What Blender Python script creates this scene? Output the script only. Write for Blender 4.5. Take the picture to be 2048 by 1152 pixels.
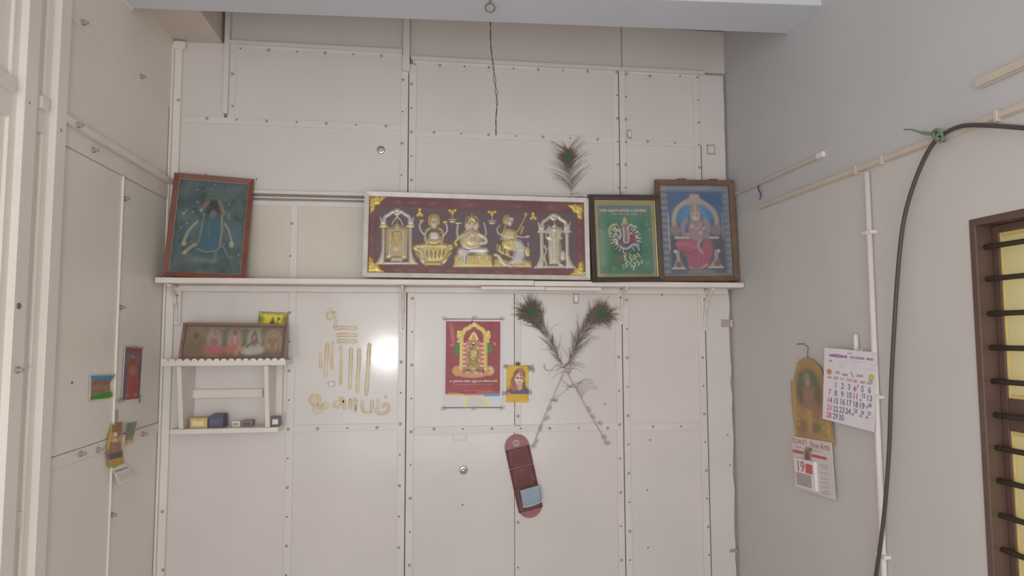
import bpy, bmesh, math, random
import numpy as np
from mathutils import Matrix, Vector

for o in list(bpy.data.objects):
    bpy.data.objects.remove(o)
SC = bpy.context.scene
COL = SC.collection
random.seed(7)
RNG = np.random.default_rng(11)

# ------------------------------------------------------------------ camera
YAW, PITCH, ROLL, FPX = .1324, .0719, -.0028, 1291.0
CAM = np.array([0.0, -3.0, 1.6])
_f = np.array([math.sin(YAW)*math.cos(PITCH), math.cos(YAW)*math.cos(PITCH), math.sin(PITCH)])
_r0 = np.array([math.cos(YAW), -math.sin(YAW), 0.0])
_u0 = np.cross(_r0, _f)
_r = math.cos(ROLL)*_r0 + math.sin(ROLL)*_u0
_u = -math.sin(ROLL)*_r0 + math.cos(ROLL)*_u0
cd = bpy.data.cameras.new('camera')
cam = bpy.data.objects.new('camera', cd)
COL.objects.link(cam)
cd.sensor_width = 36.0
cd.lens = 36.0*FPX/2048.0
cd.clip_start = 0.02
cam.matrix_world = Matrix(((_r[0], _u[0], -_f[0], CAM[0]), (_r[1], _u[1], -_f[1], CAM[1]),
                           (_r[2], _u[2], -_f[2], CAM[2]), (0, 0, 0, 1)))
SC.camera = cam

# ------------------------------------------------------------------ world, lights, exposure
W = bpy.data.worlds.new('sky')
SC.world = W
W.use_nodes = True
W.node_tree.nodes['Background'].inputs[0].default_value = (0.80, 0.90, 1.0, 1)
W.node_tree.nodes['Background'].inputs[1].default_value = 0.9


def area_light(name, loc, rot, sx, sy, power, color):
    d = bpy.data.lights.new(name, 'AREA')
    d.shape = 'RECTANGLE'
    d.size, d.size_y, d.energy, d.color = sx, sy, power, color
    o = bpy.data.objects.new(name, d)
    o.location, o.rotation_euler = loc, rot
    COL.objects.link(o)
    return o


# daylight through the open front of the shop, behind the camera
area_light('shopfront_daylight', (0.2, -4.95, 1.45), (math.radians(90), 0, 0), 2.5, 2.7, 38.5, (0.905, 0.965, 1.0))
# the camera's own flash lamp: small, just beside the lens
d = bpy.data.lights.new('flash_lamp', 'POINT')
d.energy, d.shadow_soft_size, d.color = 30.0, 0.10, (1.0, 0.98, 0.97)
flash = bpy.data.objects.new('flash_lamp', d)
flash.location = (-0.34, -2.98, 1.43)
COL.objects.link(flash)

SC.view_settings.view_transform = 'Standard'
SC.view_settings.look = 'None'
SC.view_settings.gamma = 1.0
SC.view_settings.use_curve_mapping = False
SC.view_settings.exposure = 0.0

# ------------------------------------------------------------------ measuring helpers
XL, XR = -1.135, 1.488          # inner faces of the two side walls; the panelled end wall is y = 0


def _ray(px, py):
    return _r*(px-1024)/FPX - _u*(py-576)/FPX + _f


def _on(px, py, ax, v):
    d = _ray(px, py)
    return CAM + d*((v-CAM[ax])/d[ax])


def B(px, py, o=0.0):           # point on the end wall, o metres in front of it
    return _on(px, py, 1, -o)


def LW(px, py, o=0.0):
    return _on(px, py, 0, XL+o)


def RW(px, py, o=0.0):
    return _on(px, py, 0, XR-o)


# ------------------------------------------------------------------ materials
def lin(c):
    c = np.asarray(c, float)/255.0
    return np.where(c <= .04045, c/12.92, ((c+.055)/1.055)**2.4)


KA = 1.42


def alb(c):                     # colour as seen under the room light -> surface albedo
    return np.clip(lin(c)*KA, 0, .93)


MATS = {}


def mat(name, rgb, rough=.5, metal=0.0, var=.06, vscale=6.0, bump=0.0, bscale=60.0, spec=.5, coat=0.0):
    if name in MATS:
        return MATS[name]
    m = bpy.data.materials.new(name)
    m.use_nodes = True
    nt = m.node_tree
    b = nt.nodes['Principled BSDF']
    a = alb(rgb)
    tc = nt.nodes.new('ShaderNodeTexCoord')
    nz = nt.nodes.new('ShaderNodeTexNoise')
    nz.inputs['Scale'].default_value = vscale
    nz.inputs['Detail'].default_value = 5
    nt.links.new(tc.outputs['Object'], nz.inputs['Vector'])
    rp = nt.nodes.new('ShaderNodeValToRGB')
    rp.color_ramp.elements[0].position, rp.color_ramp.elements[1].position = .3, .7
    rp.color_ramp.elements[0].color = (*np.clip(a*(1-var), 0, 1), 1)
    rp.color_ramp.elements[1].color = (*np.clip(a*(1+var*.6), 0, .95), 1)
    nt.links.new(nz.outputs['Fac'], rp.inputs['Fac'])
    nt.links.new(rp.outputs['Color'], b.inputs['Base Color'])
    b.inputs['Roughness'].default_value = rough
    b.inputs['Metallic'].default_value = metal
    b.inputs['Specular IOR Level'].default_value = spec
    b.inputs['Coat Weight'].default_value = coat
    if bump:
        n2 = nt.nodes.new('ShaderNodeTexNoise')
        n2.inputs['Scale'].default_value = bscale
        n2.inputs['Detail'].default_value = 3
        nt.links.new(tc.outputs['Object'], n2.inputs['Vector'])
        bp = nt.nodes.new('ShaderNodeBump')
        bp.inputs['Strength'].default_value = bump
        bp.inputs['Distance'].default_value = .002
        nt.links.new(n2.outputs['Fac'], bp.inputs['Height'])
        nt.links.new(bp.outputs['Normal'], b.inputs['Normal'])
    MATS[name] = m
    return m


def attr_mat(name, rough=.5, metal=0.0, spec=.4):
    if name in MATS:
        return MATS[name]
    m = bpy.data.materials.new(name)
    m.use_nodes = True
    nt = m.node_tree
    b = nt.nodes['Principled BSDF']
    at = nt.nodes.new('ShaderNodeAttribute')
    at.attribute_name = 'ink'
    nt.links.new(at.outputs['Color'], b.inputs['Base Color'])
    b.inputs['Roughness'].default_value = rough
    b.inputs['Metallic'].default_value = metal
    b.inputs['Specular IOR Level'].default_value = spec
    MATS[name] = m
    return m


def clear_mat(name, tint, cover, rough):
    if name in MATS:
        return MATS[name]
    m = bpy.data.materials.new(name)
    m.use_nodes = True
    nt = m.node_tree
    nt.nodes.remove(nt.nodes['Principled BSDF'])
    out = nt.nodes['Material Output']
    tr = nt.nodes.new('ShaderNodeBsdfTransparent')
    gl = nt.nodes.new('ShaderNodeBsdfPrincipled')
    gl.inputs['Base Color'].default_value = (*alb(tint), 1)
    gl.inputs['Roughness'].default_value = rough
    lw = nt.nodes.new('ShaderNodeLayerWeight')
    lw.inputs['Blend'].default_value = .2
    ad = nt.nodes.new('ShaderNodeMath')
    ad.operation = 'ADD'
    ad.use_clamp = True
    nt.links.new(lw.outputs['Fresnel'], ad.inputs[0])
    ad.inputs[1].default_value = cover
    mx = nt.nodes.new('ShaderNodeMixShader')
    nt.links.new(ad.outputs[0], mx.inputs['Fac'])
    nt.links.new(tr.outputs[0], mx.inputs[1])
    nt.links.new(gl.outputs[0], mx.inputs[2])
    nt.links.new(mx.outputs[0], out.inputs['Surface'])
    MATS[name] = m
    return m


PAINT = mat('white_enamel_panel', (196, 187, 182), .115, var=.05, vscale=2.2, bump=.06, bscale=260)
PAINT2 = mat('white_enamel_batten', (197, 188, 183), .36, var=.05, vscale=5, bump=.1, bscale=90)
PAINT3 = mat('cream_enamel_side', (206, 198, 188), .38, var=.05, vscale=2.5, bump=.08, bscale=120)
OLDPAINT = mat('yellowed_enamel_panel', (190, 180, 166), .2, var=.07, vscale=3, bump=.14, bscale=230)
PAINT4 = mat('cream_enamel_post', (204, 196, 187), .38, var=.05, vscale=4, bump=.08, bscale=90)
BACK = mat('dark_sheet', (150, 140, 133), .8)
SCREW = mat('dull_screw', (158, 147, 141), .45, metal=.3)
SCREWD = mat('dark_screw', (110, 98, 93), .5, metal=.2)
BOLT = mat('painted_bolt', (146, 133, 124), .45)
METAL = mat('steel', (175, 170, 168), .3, metal=.8)
WIRE = mat('dark_wire', (62, 52, 50), .6)
CABLE = mat('dark_cable', (72, 62, 62), .5)
PVC = mat('white_plastic', (205, 196, 192), .4)
PLASTER = None
PAPER = mat('white_paper', (205, 198, 202), .8)
TAPE = clear_mat('clear_tape', (172, 164, 158), .26, .2)
GLASS = clear_mat('picture_glass', (120, 130, 140), .03, .08)
HAZE = clear_mat('hazy_picture_glass', (150, 150, 155), .07, .25)  # grey veil mixed in, painting the haze of the bright room's reflection
PRINT = attr_mat('printed_ink', .45, 0, .4)
MATTEPRINT = attr_mat('matte_printed_ink', .7, 0, .2)
FOIL = attr_mat('embossed_foil', .38, .35, .6)
FEATHER = attr_mat('feather_fibre', .7, 0, .2)
GOLD = mat('gold_foil', (205, 170, 70), .3, metal=.6, var=.2, vscale=60)


# ------------------------------------------------------------------ object helpers
def link(name, me, material, parent=None):
    o = bpy.data.objects.new(name, me)
    if material is not None and not me.materials:
        me.materials.append(material)
    COL.objects.link(o)
    if parent is not None:
        o.parent = parent
    return o


def tag(o, label, cat, group=None):
    o['label'] = label
    o['category'] = cat
    if group:
        o['group'] = group
    return o


def thing(name, label, cat, mw=None, group=None):
    o = bpy.data.objects.new(name, None)
    o.empty_display_size = .05
    COL.objects.link(o)
    if mw is not None:
        o.matrix_world = mw
    return tag(o, label, cat, group)


def struct(o, label=None, cat=None):
    o['kind'] = 'structure'
    if label:
        o['label'] = label
    if cat:
        o['category'] = cat
    return o


def mesh_of(bm, smooth=False):
    me = bpy.data.meshes.new('mesh')
    bmesh.ops.recalc_face_normals(bm, faces=bm.faces)
    bm.to_mesh(me)
    bm.free()
    if smooth:
        for p in me.polygons:
            p.use_smooth = True
    return me


def add_box(bm, lo, hi):
    lo, hi = Vector(lo), Vector(hi)
    r = bmesh.ops.create_cube(bm, size=1)
    for v in r['verts']:
        v.co = Vector([(lo[i]+hi[i])/2 + v.co[i]*(hi[i]-lo[i]) for i in range(3)])
    return r['verts']


def box_me(lo, hi, bev=.0015):
    bm = bmesh.new()
    add_box(bm, lo, hi)
    if bev:
        bmesh.ops.bevel(bm, geom=bm.edges[:], offset=min(bev, .3*min(abs(hi[i]-lo[i]) for i in range(3))), segments=2,
                        affect='EDGES', profile=.5)
    return mesh_of(bm)


def box(name, lo, hi, m, parent=None, bev=.0015):
    lo2 = [min(lo[i], hi[i]) for i in range(3)]
    hi2 = [max(lo[i], hi[i]) for i in range(3)]
    return link(name, box_me(lo2, hi2, bev), m, parent)


def prism_me(pts, d0, d1, axis=1, bev=0.0):
    """outline in the plane across axis, extruded from d0 to d1"""
    bm = bmesh.new()

    def P(p, d):
        return (p[0], d, p[1]) if axis == 1 else ((d, p[0], p[1]) if axis == 0 else (p[0], p[1], d))
    a = [bm.verts.new(P(p, d0)) for p in pts]
    b = [bm.verts.new(P(p, d1)) for p in pts]
    n = len(pts)
    bm.faces.new(a)
    bm.faces.new(b[::-1])
    for i in range(n):
        bm.faces.new((a[i], b[i], b[(i+1) % n], a[(i+1) % n]))
    bmesh.ops.recalc_face_normals(bm, faces=bm.faces)
    if bev:
        bmesh.ops.bevel(bm, geom=bm.edges[:], offset=bev, segments=2, affect='EDGES', profile=.5)
    return mesh_of(bm)


def spl(pts, n=8, closed=False):
    pts = [np.asarray(p, float) for p in pts]
    if len(pts) < 3:
        return pts
    out = []
    N = len(pts)
    for i in range(N if closed else N-1):
        p0 = pts[i-1] if (i > 0 or closed) else 2*pts[0]-pts[1]
        p1, p2 = pts[i], pts[(i+1) % N]
        p3 = pts[(i+2) % N] if (i+2 < N or closed) else 2*pts[-1]-pts[-2]
        for k in range(n):
            t = k/n
            out.append(.5*((2*p1)+(-p0+p2)*t+(2*p0-5*p1+4*p2-p3)*t*t+(-p0+3*p1-3*p2+p3)*t**3))
    if not closed:
        out.append(pts[-1])
    return out


def tube_into(bm, pts, rad, sides=8, cap=True):
    pts = [Vector(p) for p in pts]
    n = len(pts)
    rr = rad if hasattr(rad, '__len__') else [rad]*n
    t = (pts[1]-pts[0]).normalized()
    nrm = t.orthogonal().normalized()
    rings = []
    for i in range(n):
        t2 = (pts[min(i+1, n-1)]-pts[max(i-1, 0)])
        if t2.length > 1e-9:
            t = t2.normalized()
        nrm = (nrm - t*nrm.dot(t))
        nrm = nrm.normalized() if nrm.length > 1e-6 else t.orthogonal().normalized()
        bn = t.cross(nrm)
        rings.append([bm.verts.new(pts[i]+(nrm*math.cos(2*math.pi*k/sides)+bn*math.sin(2*math.pi*k/sides))*rr[i])
                      for k in range(sides)])
    for i in range(n-1):
        for k in range(sides):
            bm.faces.new((rings[i][k], rings[i][(k+1) % sides], rings[i+1][(k+1) % sides], rings[i+1][k]))
    if cap:
        bm.faces.new(rings[0][::-1])
        bm.faces.new(rings[-1])
    return rings


def tube(name, pts, rad, m, parent=None, sides=8, n=6):
    bm = bmesh.new()
    pts = spl(pts, n) if n > 1 else pts
    tube_into(bm, pts, rad, sides)
    return link(name, mesh_of(bm, True), m, parent)


def lathe_me(profile, sides=14, axis='y'):
    """profile: (distance along axis, radius)"""
    bm = bmesh.new()
    rings = []
    for d_, r in profile:
        ring = []
        for k in range(sides):
            a = 2*math.pi*k/sides
            c, s = r*math.cos(a), r*math.sin(a)
            ring.append(bm.verts.new({'y': (c, d_, s), 'z': (c, s, d_), 'x': (d_, c, s)}[axis]))
        rings.append(ring)
    for i in range(len(rings)-1):
        for k in range(sides):
            bm.faces.new((rings[i][k], rings[i][(k+1) % sides], rings[i+1][(k+1) % sides], rings[i+1][k]))
    bm.faces.new(rings[0][::-1])
    bm.faces.new(rings[-1])
    return mesh_of(bm, True)


def pose(P4):
    """TL, TR, BR, BL world points -> matrix (X along, Y into the wall, Z up, origin at base centre), w, h"""
    tl, tr, br, bl = [Vector(p) for p in P4]
    x = ((tr-tl)+(br-bl)).normalized()
    z = ((tl-bl)+(tr-br)).normalized()
    y = z.cross(x).normalized()
    z = x.cross(y).normalized()
    w = ((tr-tl).length+(br-bl).length)/2
    h = ((tl-bl).length+(tr-br).length)/2
    c = (tl+tr+br+bl)/4 - z*h/2
    M = Matrix((x, y, z)).transposed().to_4x4()
    M.translation = c
    return M, w, h


# ------------------------------------------------------------------ picture printer: shapes -> inked (and embossed) sheet
class Pic:
    def __init__(s, corners, n, bg):
        c = [np.asarray(p, float) for p in corners]
        w = (np.linalg.norm(c[1]-c[0])+np.linalg.norm(c[2]-c[3]))/2
        h = (np.linalg.norm(c[3]-c[0])+np.linalg.norm(c[2]-c[1]))/2
        s.W, s.H = n, max(8, int(round(n*h/w)))
        s.k = n/w
        dst = [(0, 0), (s.W-1, 0), (s.W-1, s.H-1), (0, s.H-1)]
        A, b = [], []
        for (x, y), (u, v) in zip(c, dst):
            A += [[x, y, 1, 0, 0, 0, -u*x, -u*y], [0, 0, 0, x, y, 1, -v*x, -v*y]]
            b += [u, v]
        s.h = np.append(np.linalg.solve(np.array(A), np.array(b)), 1).reshape(3, 3)
        s.c = np.zeros((s.H, s.W, 3))+np.array(bg, float)
        s.z = np.zeros((s.H, s.W))
        s.id = np.zeros((s.H, s.W), int)
        s.cur = 0

    def m(s, pts):
        p = np.asarray(pts, float)
        q = np.c_[p, np.ones(len(p))] @ s.h.T
        return q[:, :2]/q[:, 2:]

    def _sd(s, p, closed, mar):
        lo = np.floor(p.min(0)-mar).astype(int)
        hi = np.ceil(p.max(0)+mar).astype(int)+1
        x0, y0 = max(lo[0], 0), max(lo[1], 0)
        x1, y1 = min(hi[0], s.W), min(hi[1], s.H)
        if x1 <= x0 or y1 <= y0:
            return None
        Y, X = np.mgrid[y0:y1, x0:x1].astype(float)
        d2 = np.full(X.shape, 1e9)
        ins = np.zeros(X.shape, bool)
        n = len(p)
        for i in range(n if closed else n-1):
            a, b = p[i], p[(i+1) % n]
            e = b-a
            L = e@e+1e-12
            t = np.clip(((X-a[0])*e[0]+(Y-a[1])*e[1])/L, 0, 1)
            d2 = np.minimum(d2, (X-a[0]-t*e[0])**2+(Y-a[1]-t*e[1])**2)
            if closed and a[1] != b[1]:
                ins ^= ((a[1] > Y) != (b[1] > Y)) & (X < (b[0]-a[0])*(Y-a[1])/(b[1]-a[1])+a[0])
        return (slice(y0, y1), slice(x0, x1)), np.sqrt(d2), ins

    def _lay(s, sl, sd, col, op, soft, h, hw):
        a = np.clip(.5-sd/max(soft, 1.0), 0, 1)*op
        s.c[sl] += (np.array(col, float)-s.c[sl])*a[..., None]
        if s.cur:
            s.id[sl] = np.where(sd < .7, s.cur, s.id[sl])
        if h:
            hh = h*np.sqrt(np.clip(-sd/hw, 0, 1))
            s.z[sl] = np.maximum(s.z[sl], np.where(sd < 0, hh, 0))

    def poly(s, pts, col, op=1, soft=1.0, h=0, hw=4, curve=0):
        if curve:
            pts = spl(pts, curve, True)
        p = s.m(pts)
        r = s._sd(p, True, soft+1)
        if r:
            sl, d, ins = r
            s._lay(sl, np.where(ins, -d, d), col, op, soft, h, hw)
        return s

    def ell(s, cx, cy, rx, ry, col, rot=0, op=1, soft=1.0, h=0, hw=4):
        a = np.linspace(0, 2*np.pi, 22, endpoint=False)
        c, n = math.cos(math.radians(rot)), math.sin(math.radians(rot))
        ex, ey = rx*np.cos(a), ry*np.sin(a)
        return s.poly(np.c_[cx+ex*c-ey*n, cy+ex*n+ey*c], col, op, soft, h, hw)

    def rect(s, x0, y0, x1, y1, col, op=1, soft=1.0, h=0, hw=4):
        return s.poly([(x0, y0), (x1, y0), (x1, y1), (x0, y1)], col, op, soft, h, hw)

    def line(s, pts, w, col, op=1, soft=1.0, h=0, hw=3, curve=6):
        if curve and len(pts) > 2:
            pts = spl(pts, curve)
        p = s.m(pts)
        hw2 = w*s.k/2
        r = s._sd(p, False, hw2+soft+1)
        if r:
            sl, d, _ = r
            s._lay(sl, d-hw2, col, op, soft, h, hw)
        return s

    def dots(s, pts, r, col, **k):
        for x, y in pts:
            s.ell(x, y, r, r, col, **k)
        return s

    def noise(s, amp, cell, mono=True):
        gh, gw = max(2, int(s.H/cell)+2), max(2, int(s.W/cell)+2)
        g = RNG.normal(0, 1, (gh, gw, 1 if mono else 3))
        yy = np.linspace(0, gh-1.001, s.H)
        xx = np.linspace(0, gw-1.001, s.W)
        yi, xi = yy.astype(int), xx.astype(int)
        fy, fx = (yy-yi)[:, None, None], (xx-xi)[None, :, None]
        v = (g[yi][:, xi]*(1-fy)*(1-fx)+g[yi+1][:, xi]*fy*(1-fx)+g[yi][:, xi+1]*(1-fy)*fx+g[yi+1][:, xi+1]*fy*fx)
        s.c += v*amp
        return s

    def scrawl(s, x0, y0, x1, y1, size, col, op=.9):
        """a run of too-small-to-read lettering"""
        L = math.hypot(x1-x0, y1-y0)
        t = 0
        rs = random.Random(int(x0*7+y0*13))
        while t < L-size*.6:
            w = size*rs.uniform(.45, .8)
            a, b = t/L, min(1, (t+w)/L)
            xa, ya, xb, yb = x0+(x1-x0)*a, y0+(y1-y0)*a, x0+(x1-x0)*b, y0+(y1-y0)*b
            k = rs.random()
            if k < .3:
                s.line([(xa, ya-size*.5), (xa, ya+size*.4), (xb, yb+size*.4), (xb, yb-size*.5)], size*.2, col, op, curve=0)
            elif k < .65:
                s.line([(xa, ya+size*.45), (xa, ya-size*.4), ((xa+xb)/2, ya-size*.5), (xb, yb-size*.2), (xb, yb+size*.45)],
                       size*.2, col, op, curve=4)
            else:
                s.ell((xa+xb)/2, (ya+yb)/2, w*.42, size*.42, col, op=op*.85)
            t += w*1.15
            if rs.random() < .1:
                t += size*.6
        return s

    def fade(s, f, to=(150, 140, 132)):
        s.c += (np.array(to, float)-s.c)*f
        return s

    def mesh(s, w, h, zscale=0.0, ident=None, flip=False):
        """sheet w x h (X across, Z up from 0, embossing towards -Y); only the cells of one figure when ident is given"""
        H, Wd = s.H, s.W
        X = np.linspace(-w/2, w/2, Wd)[None, :].repeat(H, 0)
        Z = np.linspace(h, 0, H)[:, None].repeat(Wd, 1)
        Y = -s.z*zscale
        co = np.stack([X, Y, Z], -1).reshape(-1, 3)
        idx = np.arange(H*Wd).reshape(H, Wd)
        q = np.stack([idx[1:, :-1], idx[1:, 1:], idx[:-1, 1:], idx[:-1, :-1]], -1).reshape(-1, 4)
        if ident is not None:
            k = s.id
            cell = ((k[1:, :-1] == ident) | (k[1:, 1:] == ident) | (k[:-1, 1:] == ident) | (k[:-1, :-1] == ident)).ravel()
            if ident == 0:
                cell[:] = True
                co[:, 1] = 0
            else:
                co[:, 1] -= .0006
            q = q[cell]
        used = np.unique(q)
        rem = np.zeros(H*Wd, int)
        rem[used] = np.arange(len(used))
        q = rem[q]
        co = co[used]
        me = bpy.data.meshes.new('sheet')
        me.vertices.add(len(co))
        me.vertices.foreach_set('co', co.ravel().astype(np.float32))
        me.loops.add(q.size)
        me.loops.foreach_set('vertex_index', q.ravel().astype(np.int32))
        me.polygons.add(len(q))
        me.polygons.foreach_set('loop_start', np.arange(0, q.size, 4, dtype=np.int32))
        me.polygons.foreach_set('use_smooth', np.ones(len(q), bool))
        rgb = alb(np.clip(s.c, 0, 255)).reshape(-1, 3)[used]
        at = me.color_attributes.new('ink', 'FLOAT_COLOR', 'POINT')
        at.data.foreach_set('color', np.c_[rgb, np.ones(len(rgb))].ravel().astype(np.float32))
        me.update(calc_edges=True)
        return me


def text_me(body, size, m, depth=.0004, align='CENTER', bold=0.0, width=None):
    cu = bpy.data.curves.new('lettering', 'FONT')
    cu.body = body
    cu.size = size
    cu.align_x = align
    cu.align_y = 'CENTER'
    cu.extrude = depth/2
    cu.offset = bold
    cu.resolution_u = 3
    o = bpy.data.objects.new('lettering', cu)
    COL.objects.link(o)
    dg = bpy.context.evaluated_depsgraph_get()
    me = bpy.data.meshes.new_from_object(o.evaluated_get(dg))
    bpy.data.objects.remove(o)
    me.materials.clear()
    if len(me.vertices):
        me.transform(Matrix.Rotation(math.radians(90), 4, 'X'))
        if width:
            xs = [v.co.x for v in me.vertices]
            k = width/(max(xs)-min(xs))
            me.transform(Matrix.Diagonal((k, 1, 1, 1)))
    me.materials.append(m)
    return me


def join_me(items):
    """[(mesh, (x, y, z)), ...] -> one mesh"""
    bm = bmesh.new()
    for me, off in items:
        n0 = len(bm.verts)
        bm.from_mesh(me)
        bm.verts.ensure_lookup_table()
        for v in bm.verts[n0:]:
            v.co += Vector(off)
    me2 = bpy.data.meshes.new('lettering')
    bm.to_mesh(me2)
    bm.free()
    return me2


def frame_me(w, h, bar, depth, bev=.0015, y0=0.0):
    """four mitred bars, outer size w x h, from y0 forward to y0-depth"""
    bm = bmesh.new()
    o = [(-w/2, 0), (w/2, 0), (w/2, h), (-w/2, h)]
    i = [(-w/2+bar, bar), (w/2-bar, bar), (w/2-bar, h-bar), (-w/2+bar, h-bar)]
    for k in range(4):
        k2 = (k+1) % 4
        q = [o[k], o[k2], i[k2], i[k]]
        a = [bm.verts.new((p[0], y0-depth, p[1])) for p in q]
        b = [bm.verts.new((p[0], y0, p[1])) for p in q]
        # bars slope down a little towards the picture
        a[2].co.y += depth*.25
        a[3].co.y += depth*.25
        bm.faces.new(a)
        bm.faces.new(b[::-1])
        for j in range(4):
            bm.faces.new((a[j], b[j], b[(j+1) % 4], a[(j+1) % 4]))
    bmesh.ops.recalc_face_normals(bm, faces=bm.faces)
    if bev:
        bmesh.ops.bevel(bm, geom=bm.edges[:], offset=bev, segments=2, affect='EDGES', profile=.5)
    return mesh_of(bm)

# ================================================================== THE ROOM
def plaster(name, lower, upper, split):
    m = bpy.data.materials.new(name)
    m.use_nodes = True
    nt = m.node_tree
    b = nt.nodes['Principled BSDF']
    geo = nt.nodes.new('ShaderNodeNewGeometry')
    sep = nt.nodes.new('ShaderNodeSeparateXYZ')
    nt.links.new(geo.outputs['Position'], sep.inputs[0])
    gt = nt.nodes.new('ShaderNodeMapRange')
    gt.inputs['From Min'].default_value, gt.inputs['From Max'].default_value = split-.006, split+.006
    nt.links.new(sep.outputs['Z'], gt.inputs['Value'])
    mx = nt.nodes.new('ShaderNodeMix')
    mx.data_type = 'RGBA'
    mx.inputs['A'].default_value = (*alb(lower), 1)
    mx.inputs['B'].default_value = (*alb(upper), 1)
    nt.links.new(gt.outputs['Result'], mx.inputs['Factor'])
    nz = nt.nodes.new('ShaderNodeTexNoise')
    nz.inputs['Scale'].default_value = 3.5
    nz.inputs['Detail'].default_value = 6
    nt.links.new(geo.outputs['Position'], nz.inputs['Vector'])
    mr = nt.nodes.new('ShaderNodeMapRange')
    mr.inputs['To Min'].default_value, mr.inputs['To Max'].default_value = .93, 1.05
    nt.links.new(nz.outputs['Fac'], mr.inputs['Value'])
    mu = nt.nodes.new('ShaderNodeVectorMath')
    mu.operation = 'SCALE'
    nt.links.new(mx.outputs['Result'], mu.inputs[0])
    nt.links.new(mr.outputs['Result'], mu.inputs['Scale'])
    nt.links.new(mu.outputs[0], b.inputs['Base Color'])
    b.inputs['Roughness'].default_value = .75
    n2 = nt.nodes.new('ShaderNodeTexNoise')
    n2.inputs['Scale'].default_value = 40
    nt.links.new(geo.outputs['Position'], n2.inputs['Vector'])
    bp = nt.nodes.new('ShaderNodeBump')
    bp.inputs['Strength'].default_value = .12
    bp.inputs['Distance'].default_value = .004
    nt.links.new(n2.outputs['Fac'], bp.inputs['Height'])
    nt.links.new(bp.outputs['Normal'], b.inputs['Normal'])
    return m


PLASTER = plaster('wall_plaster', (182, 177, 175), (174, 173, 175), 2.165)
BEAMPAINT = mat('beam_paint', (188, 188, 194), .75, var=.05, vscale=2)
CEIL = mat('ceiling_paint', (178, 172, 168), .8, var=.05, vscale=2)
FLOORM = mat('cement_floor', (142, 138, 134), .6, var=.15, vscale=3)
SOFFIT = mat('soffit_paint', (190, 178, 168), .7, var=.06, vscale=3)
YF = -5.0

struct(box('floor', (XL-.2, YF, -.1), (XR+.25, .1, 0), FLOORM, None, 0), 'grey cement floor of the small shop', 'floor')
struct(box('ceiling', (XL-.2, YF, 3.14), (XR+.25, .1, 3.24), CEIL, None, 0), 'plain painted slab ceiling above the beam', 'ceiling')

# ---- end wall: backing sheet, then every panel, rail, stile and batten on it
wb = struct(box('wall_back', (XL-.06, .016, 0), (XR+.06, .06, 3.14), BACK, None, 0),
            'white painted panelled partition with rails and screws', 'wall')


def bw(name, x0, y0, x1, y1, o0, o1, m, ztop=None, zbot=None, bev=.0012):
    ym, xm = (y0+y1)/2, (x0+x1)/2
    xa, xb = B(x0, ym, o1)[0], B(x1, ym, o1)[0]
    za, zb = B(xm, y1, o1)[2], B(xm, y0, o1)[2]
    if ztop is not None:
        zb = ztop
    if zbot is not None:
        za = zbot
    return box(name, (xa, -o1, za), (xb, -o0, zb), m, wb, bev)


def panel(x0, y0, x1, y1, o=0.0, m=PAINT, **k):
    return bw('panel', x0, y0, x1, y1, o-.012, o, m, **k)


# bay A
panel(358, 84, 450, 240)
panel(456, 96, 812, 246)
panel(356, 247, 810, 384)
panel(352, 404, 588, 571, m=OLDPAINT)
panel(588.5, 404, 808, 571, m=OLDPAINT)
panel(340, 571.5, 580, 858)
panel(580.5, 571.5, 804, 858)
panel(330, 858.5, 574, 1010, zbot=.02)
panel(574.5, 858.5, 801, 1010, zbot=.02)
# bay B
panel(825, 128, 1236, 273)
panel(823, 273.5, 1237, 570)
panel(822, 570.5, 1028.3, 857)
panel(1029.5, 570.5, 1238, 857)
panel(820, 857.5, 1028.3, 1010, zbot=.02)
panel(1029.3, 857.5, 1241, 1010, zbot=.02)
# bay C
panel(1249, 146, 1402, 287)
panel(1250, 287.5, 1403, 570)
panel(1251, 570.5, 1406, 853)
panel(1255, 853.5, 1411, 1010, zbot=.02)
# upper zone, set back
panel(372, 20, 446, 84, -.008, ztop=3.13)
panel(456, 40, 806, 92, -.010, ztop=3.13)
panel(820, 40, 1242, 126, -.010, ztop=3.13)
panel(1244, 40, 1453, 142, -.010, ztop=3.13)


def batten(x0, y0, x1, y1, o=.005, name='batten', **k):
    return bw(name, x0, y0, x1, y1, -.010, o, PAINT2, **k)


# horizontals
batten(366, 240, 803, 253)
batten(346, 851, 797, 865)
batten(829, 850, 1236, 865)
batten(829, 267, 1232, 280)
batten(1254, 283, 1397, 292)
batten(1256, 847, 1402, 861)
# verticals
batten(574, 404, 588.5, 1150, .006, zbot=.02)
batten(1029.5, 572, 1042, 852)
batten(797, 141, 812.3, 1150, .007, 'stile', zbot=.02)
batten(814.4, 128, 829, 1150, .007, 'stile', zbot=.02)
batten(1231, 136, 1243.4, 1150, .007, 'stile', zbot=.02)
batten(1245.4, 136, 1257.5, 1150, .007, 'stile', zbot=.02)
batten(1397, 146, 1410, 1150, .007, 'stile', zbot=.02)
batten(458, 96, 471, 240, .004)
# top rails: a projecting ledge with the rail under it
bw('ledge', 456, 88, 805, 95, -.010, .022, PAINT2)
batten(456, 95, 805, 105, .005, 'rail')
bw('ledge', 822, 122, 1243, 129, -.010, .022, PAINT2)
batten(829, 129, 1232, 137, .005, 'rail')
bw('ledge', 1244, 137.5, 1410, 144, -.010, .022, PAINT2)
batten(1257, 144, 1398, 152, .005, 'rail')
# slotted rail at shelf height
bw('ledge', 360, 381, 800, 388, -.010, .020, PAINT2)
bw('slot_bar', 360, 394, 800, 397, -.012, -.004, PAINT2, bev=.0005)
batten(360, 402, 800, 412, .004, 'rail')
bw('ledge', 829, 386, 1400, 393, -.010, .010, PAINT2)
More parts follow.
